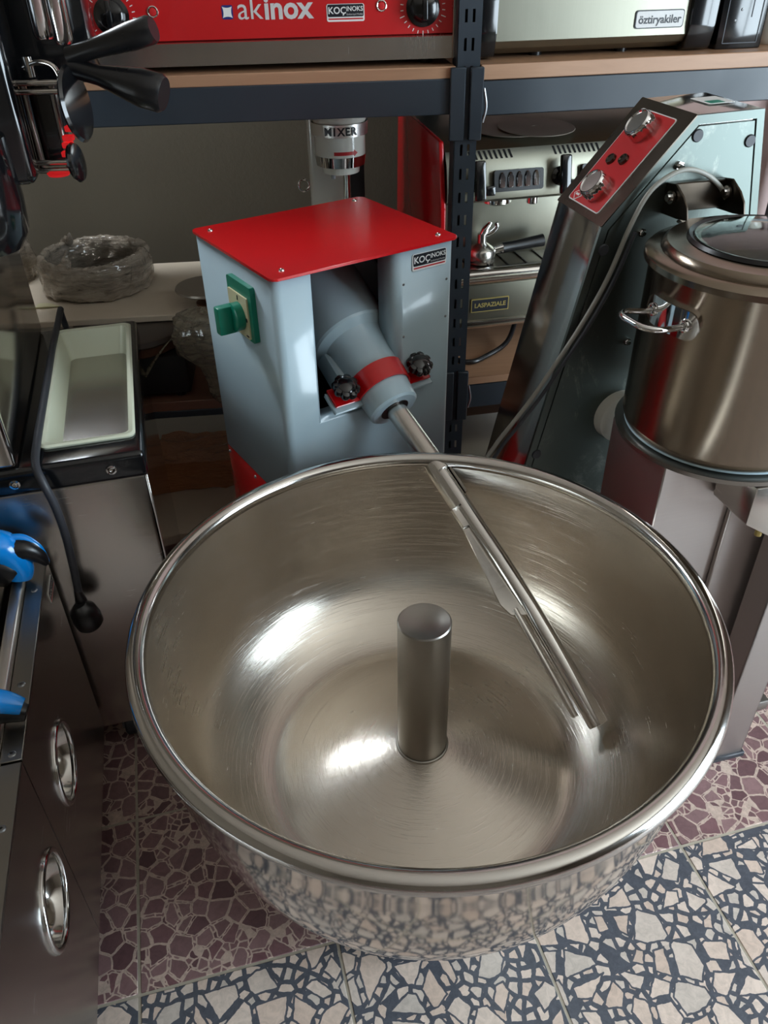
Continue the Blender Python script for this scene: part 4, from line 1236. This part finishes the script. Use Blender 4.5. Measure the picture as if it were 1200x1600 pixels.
badge(face_frame((0.0006, -0.050, 0.474), (0, -1, 0), (0, 0, 1)) if False else face_frame((0.0006, -0.040, 0.536), (0, 1, 0), (0, 0, 1)), 0.058, t1)
# blue grips
g1 = thing('grip_handle', 'large blue and black curved grip at the left edge above the cabinet rail', 'handle', (-0.645, 1.075, 0.592), 14, 'blue and black grips')
b = B(); b.tube([(-0.10, 0.0, 0.02), (-0.05, 0.0, 0.075), (-0.005, 0.0, 0.075), (0.018, -0.01, 0.03), (0.014, -0.02, 0.0)], [0.040, 0.046, 0.044, 0.036, 0.030], 20, 6); b.build('shell', 'blue', g1)
b = B(); b.tube([(0.0, -0.006, 0.070), (0.042, -0.005, 0.068), (0.070, -0.008, 0.045), (0.082, -0.010, 0.018)], [0.030, 0.027, 0.018, 0.006], 16, 6); b.build('grip', 'black', g1)
b = B(); b.tube([(0.005, 0.006, 0.098), (0.045, 0.006, 0.092), (0.074, 0.0, 0.062), (0.086, -0.006, 0.022)], [0.010, 0.011, 0.009, 0.003], 10, 6); b.build('grip_band', 'blue', g1)
b = B(); b.tube([(-0.06, 0, 0.05), (-0.01, -0.012, 0.028), (0.012, -0.02, 0.01)], [0.05, 0.047, 0.035], 16, 5); b.build('base_collar', 'black', g1)
b = B(); b.lathe([(0, 0.003), (0.008, 0.002), (0.009, 0.0)], 16, (-0.012, -0.030, 0.106), (0, -0.5, 1)); b.build('dot', 'print_white', g1)
g1.scale = (0.74, 0.74, 0.74); g1.location = (-0.655, 1.075, 0.592)
g2 = thing('grip_handle', 'slim blue topped black grip at the left edge in front of the larger one', 'handle', (-0.555, 0.755, 0.590), 14, 'blue and black grips')
b = B(); b.tube([(-0.14, 0.0, 0.03), (-0.06, 0.0, 0.040), (0.0, 0.0, 0.036), (0.034, -0.006, 0.022)], [0.020, 0.020, 0.019, 0.012], 16, 6); b.build('shell', 'blue', g2)
b = B(); b.tube([(-0.14, 0.0, 0.014), (-0.06, 0.0, 0.022), (0.0, 0.0, 0.019), (0.036, -0.006, 0.008)], [0.021, 0.022, 0.021, 0.012], 16, 6); b.build('grip', 'black', g2)
b = B(); b.tube([(-0.05, 0.012, 0.004), (-0.02, 0.012, 0.004)], [0.016, 0.016], 12, smooth=False); b.build('bracket', 'steel', g2)

# ------------------------------------------------------------------ cooking column with pot, right
KO = Vector((0.61, 1.21, 0)); KA = 14.14
ck = thing('cooking_mixer', 'stainless floor standing cooking mixer column with red control panel at right', 'cooking mixer', KO, KA)
T0, T1 = 0.24, 0.415
poly = [(-0.170, 1.075), (-0.024, 1.242), (0.103, 1.245), (0.150, 1.02), (0.24, 0.55), (0.29, 0.10), (0.29, 0.02), (-0.305, 0.02), (-0.300, 0.44), (-0.267, 0.597)]
bodyo = B().prism([(x, T0 + 0.006, z) for x, z in poly], (0, T1 - T0 - 0.006, 0), 0.0015, 1).build('column_body', 'steel_mirror', ck)
# folded border on the side face
def inset(p, d):
    out = []
    n = len(p)
    for i in range(n):
        a, b_, c = Vector(p[i - 1]), Vector(p[i]), Vector(p[(i + 1) % n])
        d1, d2 = (b_ - a).normalized(), (c - b_).normalized()
        n1, n2 = Vector((d1.y, -d1.x)), Vector((d2.y, -d2.x))
        bis = (n1 + n2).normalized()
        k = d / max(0.3, bis.dot(n1))
        out.append(tuple(b_ + bis * k))
    return out
pin = inset(poly, 0.014); pin2 = inset(poly, 0.0165)
n = len(poly)
b = B()
vs = [(x, T0, z) for x, z in poly] + [(x, T0, z) for x, z in pin] + [(x, T0 + 0.007, z) for x, z in poly] + [(x, T0 + 0.007, z) for x, z in pin]
fs = []
for i in range(n):
    j = (i + 1) % n
    fs += [(i, j, n + j, n + i), (2 * n + i, i, j, 2 * n + j)[::-1], (n + i, n + j, 3 * n + j, 3 * n + i)]
b.add(vs, fs); b.build('border_flange', 'column', ck)
sp_ = B().prism([(x, T0 + 0.0005, z) for x, z in pin2], (0, 0.006, 0), 0.0008, 1).build('side_panel', 'column_panel', ck)
fc = face_frame((0, T0 + 0.0005, 0), (1, 0, 0), (0, 0, 1))
for u, v in ((-0.016, 1.211), (0.088, 1.196), (-0.160, 1.034), (-0.244, 0.624)):
    b = B(); b.lathe([(0, 0.003), (0.009, 0.003), (0.0105, 0.001), (0.0105, -0.001)], 20, fc(u, v), (0, -1, 0)); b.build('plug', 'rubber', sp_)
for u, v in ((-0.091, 1.059), (-0.082, 0.852), (-0.040, 1.165)):
    b = B(); b.lathe([(0.0, 0.012), (0.004, 0.012), (0.005, 0.005), (0.008, 0.005), (0.008, 0.0)], 6, fc(u, v), (0, -1, 0)); b.build('bolt', 'chrome', sp_)
# white round flange behind the pot
b = B(); b.lathe([(0, 0.03), (0.04, 0.03), (0.052, 0.022), (0.055, 0.0)], 36, fc(-0.070, 0.690), (0, -1, 0)); b.build('round_flange', 'white_enamel', ck)
b = B(); b.lathe([(0, 0.002), (0.006, 0.002), (0.007, 0)], 14, fc(-0.086, 0.660, 0.028), (0, -1, 0)); b.build('flange_bolt', 'rubber', ck)
# control face
pa, pb = Vector((-0.170, 0, 1.075)), Vector((-0.024, 0, 1.242))
sl = (pb - pa).normalized()
LW = (pb - pa).length
wT = T1 - T0
cf = face_frame((pa.x, T1, pa.z), (0, -1, 0), sl)        # u runs from the back edge to the front edge
b = B(); plate(b, cf, wT + 0.004, LW + 0.002, 0.003, 0.002, wT / 2, LW / 2); cpn = b.build('control_face', 'bronze', ck)
b = B(); plate(b, cf, wT - 0.058, LW - 0.030, 0.006, 0.0012, wT / 2 - 0.004, LW / 2 - 0.002, 0.002); ov = b.build('panel_edge', 'print_white', ck)
b = B(); plate(b, cf, wT - 0.062, LW - 0.034, 0.005, 0.0006, wT / 2 - 0.004, LW / 2 - 0.002, 0.0032); ov = b.build('control_overlay', 'panel_red', ck, label='red control overlay')
cn = cf(0, 0, 1) - cf(0, 0, 0)
def fluted(o, axis, r, hgt, mat, parent, name):
    axis = axis.normalized(); x = axis.orthogonal().normalized(); y = axis.cross(x); n_ = 72
    rows = []
    for rr, hh, fl_ in ((1.0, 0, 1), (0.98, hgt * 0.7, 1), (0.95, hgt * 0.86, 0.3), (0.86, hgt, 0), (0.80, hgt, 0), (0.74, hgt * 0.9, 0)):
        rows.append([o + axis * hh + (x * math.cos(2 * PI * i / n_) + y * math.sin(2 * PI * i / n_)) * r * rr * (1 - 0.05 * fl_ * (0.5 + 0.5 * math.cos(18 * 2 * PI * i / n_))) for i in range(n_)])
    vs = [p for q in rows for p in q]
    fs = [(j * n_ + i, j * n_ + (i + 1) % n_, (j + 1) * n_ + (i + 1) % n_, (j + 1) * n_ + i) for j in range(len(rows) - 1) for i in range(n_)]
    k = B().add(vs, fs).build(name, mat, parent)
    B().lathe([(0.0, hgt * 0.92), (r * 0.76, hgt * 0.9)], 36, o, axis).build('dial_cap', 'steel_dark', k)
    return k
fluted(cf(0.080, 0.170, 0.004), cn, 0.027, 0.024, 'chrome', ck, 'dial')
fluted(cf(0.092, 0.050, 0.004), cn, 0.027, 0.024, 'chrome', ck, 'dial')
for u, v in ((0.060, 0.104), (0.094, 0.112)):
    b = B(); b.lathe([(0.0, 0.003), (0.007, 0.003), (0.008, 0.005), (0.0095, 0.005), (0.0105, 0.0)], 24, cf(u, v, 0.0038), cn); b.build('push_button', 'bronze', ck)
dm = [(0, 0.012), (0.014, 0), (0, -0.012), (-0.014, 0)]
b = B(); b.prism([cf(0.048 + x, 0.026 + y, 0.0038) for x, y in dm], cn * 0.0006); em_ = b.build('emblem', 'print_white', ck)
b = B(); b.prism([cf(0.048 + x * 0.8, 0.026 + y * 0.8, 0.0044) for x, y in dm], cn * 0.0004); b.build('emblem_field', 'panel_red', em_)
b = B(); plate(b, cf, 0.012, 0.004, 0.001, 0.0004, 0.048, 0.026, 0.0048); b.build('emblem_bar', 'print_white', em_)
# film label on the flat top
ftp = face_frame((-0.024, T0, 1.2435), (1, 0.0, 0.0236), (0, 1, 0))
b = B(); plate(b, ftp, 0.05, 0.06, 0.002, 0.0006, 0.085, 0.09, 0.001); lb = b.build('top_label', 'print_white', ck)
b = B(); plate(b, ftp, 0.028, 0.022, 0.002, 0.0004, 0.080, 0.075, 0.0016); b.build('top_label_patch', 'green', lb)
# cable looped down the side
hs = [(0.062, 1.095), (0.040, 1.126), (0.004, 1.152), (-0.035, 1.163), (-0.070, 1.154), (-0.102, 1.128), (-0.127, 1.073), (-0.155, 0.985), (-0.193, 0.905), (-0.234, 0.835), (-0.272, 0.773), (-0.313, 0.716), (-0.345, 0.672), (-0.38, 0.60), (-0.39, 0.45), (-0.37, 0.2), (-0.36, 0.012)]
b = B(); b.tube([(x, 0.222, z) for x, z in hs], 0.0042, 10, 6); b.build('cable', 'cable_grey', ck)
# second strand of the cable
b = B(); b.tube([(x + 0.008, 0.214 if i < 9 else 0.205, z - 0.004 - (0.012 if i > 8 else 0)) for i, (x, z) in enumerate(hs[6:])], 0.0036, 10, 6); b.build('cable', 'rubber', ck)
# pedestal under the pot
T_ = -0.062
ped = B().box(-0.158, 0.075, T_, 0.12, 0.02, 0.765, 0.002, 1).build('pedestal', 'steel_soft', ck)
B().box(-0.012, 0.100, T_ - 0.012, T_ - 0.001, 0.02, 0.70, 0.0015, 1).build('pedestal_panel', 'steel_soft', ck)
b = B(); b.prism([(x, T_ - 0.10, z) for x, z in ((-0.055, 0.768), (0.080, 0.768), (0.10, 0.768), (0.10, 0.630), (0.030, 0.640), (-0.055, 0.695))], (0, 0.095, 0), 0.003, 2); b.build('tilt_bracket', 'steel', ck)
b = B(); b.cyl((0.05, T_ - 0.07, 0.615), (0.05, T_ - 0.07, 0.640), 0.012, n=14); b.cyl((-0.005, T_ - 0.08, 0.650), (-0.005, T_ - 0.08, 0.672), 0.006, n=12); b.build('bracket_bolts', 'brass', ck)
b = B()
LT = -0.145
b.box(0.066, 0.142, LT, LT + 0.004, 0.012, 0.66, 0.001, 1); b.box(0.066, 0.070, LT, LT + 0.06, 0.012, 0.66, 0.001, 1); b.box(0.138, 0.142, LT, LT + 0.06, 0.012, 0.66, 0.001, 1)
b.build('leg', 'steel_soft', ck)
B().box(0.060, 0.148, LT - 0.006, LT + 0.07, 0.0, 0.014, 0.002, 1).build('leg_foot', 'rubber', ck)
B().box(-0.30, 0.28, -0.05, 0.25, 0.0, 0.03, 0.004).build('base_plate', 'steel_dark', ck)
# pot carrier ring
KP = XF[ck.name].inverted() @ Vector((0.597, 1.218, 0))
b = B(); b.lathe([(0, 0.770), (0.170, 0.770), (0.180, 0.774), (0.182, 0.783), (0, 0.783)], 72, (KP.x, KP.y, 0)); b.build('pot_carrier', 'steel_dark', ck)
# hinge bracket between column and lid
hb = B()
HZ = 1.118
def hplate(x):
    return [(x, T0, HZ - 0.03), (x, T0, HZ + 0.022), (x, T0 - 0.028, HZ + 0.026), (x, T0 - 0.055, HZ + 0.012), (x, T0 - 0.070, HZ - 0.002), (x, T0 - 0.078, HZ - 0.022), (x, T0 - 0.05, HZ - 0.026)]
hb.prism(hplate(-0.058), (0.004, 0, 0), 0.001, 1).prism(hplate(0.050), (0.004, 0, 0), 0.001, 1)
hb.box(-0.056, 0.052, T0 - 0.012, T0, HZ - 0.026, HZ + 0.022, 0.002, 1)
hb.build('hinge_bracket', 'bronze', ck)
b = B()
for x, s in ((-0.060, -1), (0.048, -1)):
    b.lathe([(0, 0.010), (0.006, 0.010), (0.0065, 0.004), (0.011, 0.004), (0.011, 0)], 12, (x, T0 - 0.026, HZ + 0.004), (s, 0, 0))
b.build('hinge_bolts', 'chrome', ck)

# pot with glass lid
pt = thing('stock_pot', 'tall stainless pot with steel rimmed glass lid standing on the pedestal', 'pot', (0.597, 1.218, 0.783), KA)
RPT, HP = 0.171, 0.293
b = B()
b.lathe([(0.0, 0.004), (0.160, 0.004), (0.166, 0.008), (RPT, 0.022), (RPT, HP - 0.005), (RPT + 0.005, HP), (RPT - 0.002, HP), (RPT - 0.004, 0.022), (0.155, 0.010), (0, 0.010)], 96)
b.build('pot_body', 'pot', pt, angle=50)
b = B(); b.lathe([(0.0, 0.0), (0.158, 0.0), (0.166, 0.004), (0.1655, 0.008)], 72); b.build('pot_base', 'paint_grey', pt)
b = B(); b.lathe([(0.100, 0.322), (0.118, 0.323), (0.124, 0.320), (0.150, 0.318), (0.156, 0.312), (0.158, 0.306), (0.176, 0.304), (0.181, 0.299), (0.181, 0.290), (0.177, 0.288), (0.177, 0.295), (0.10, 0.310)], 96, closed=True)
ld = b.build('lid_ring', 'pot', pt, angle=40)
b = B(); b.lathe([(0.118, 0.322), (0.108, 0.328), (0.08, 0.336), (0.04, 0.342), (0.0, 0.344), ], 72)
b.build('lid_glass', 'glass', pt, solid=-0.004)
b = B(); b.lathe([(0.112, 0.324), (0.119, 0.3275), (0.122, 0.322)], 72); b.build('lid_seal', 'black', pt)
b = B(); b.box(-0.05, 0.05, 0.145, 0.178, 0.304, 0.309, 0.002, 1); b.build('lid_tab', 'steel', pt)
# handles
for sg, az in ((1, 189), (-1, 9)):
    d = Vector((math.cos(R(az)), math.sin(R(az)), 0)); tg = Vector((-d.y, d.x, 0)); zz = 0.230
    bk = B()
    n_ = 10
    vs, fs = [], []
    xs_ = [-0.059 + 0.118 * i / 24 for i in range(25)]
    for x in xs_:
        cx_ = max(0.0, abs(x) - 0.0365)
        hh = max(0.002, math.sqrt(max(0.0, 0.0225 ** 2 - cx_ ** 2)))
        a = R(az) + x / RPT
        dd = Vector((math.cos(a), math.sin(a), 0))
        for rr, z in ((0.0, -hh), (0.003, -hh), (0.003, hh), (0.0, hh)):
            vs.append(dd * (RPT + rr) + Vector((0, 0, zz + z)))
    for i in range(24):
        for k in range(4):
            k2 = (k + 1) % 4
            fs.append((i * 4 + k, i * 4 + 4 + k, i * 4 + 4 + k2, i * 4 + k2))
    fs += [(0, 1, 2, 3), (99, 98, 97, 96)]
    bk.add(vs, fs)
    hp = bk.build('handle_plate', 'chrome', pt)
    hx = 0.036
    a0, a1 = R(az) - hx / RPT, R(az) + hx / RPT
    q0 = Vector((math.cos(a0), math.sin(a0), 0)) * (RPT + 0.002) + Vector((0, 0, zz)); q1 = Vector((math.cos(a1), math.sin(a1), 0)) * (RPT + 0.002) + Vector((0, 0, zz))
    o_ = d * 0.070 + Vector((0, 0, 0.006))
    b = B(); b.tube([q0, q0 + d * 0.018, q0 + o_ * 0.72 - tg * 0.004, q0 + o_ + tg * 0.010, (q0 + q1) / 2 + o_ * 1.04, q1 + o_ - tg * 0.010, q1 + o_ * 0.72 + tg * 0.004, q1 + d * 0.018, q1], 0.0048, 12, 6); b.build('handle_loop', 'chrome', hp)
    for q in (q0, q1):
        b = B(); b.torus(q + d * 0.003, d, 0.0075, 0.003, 20, 8); b.build('ferrule', 'chrome', hp)
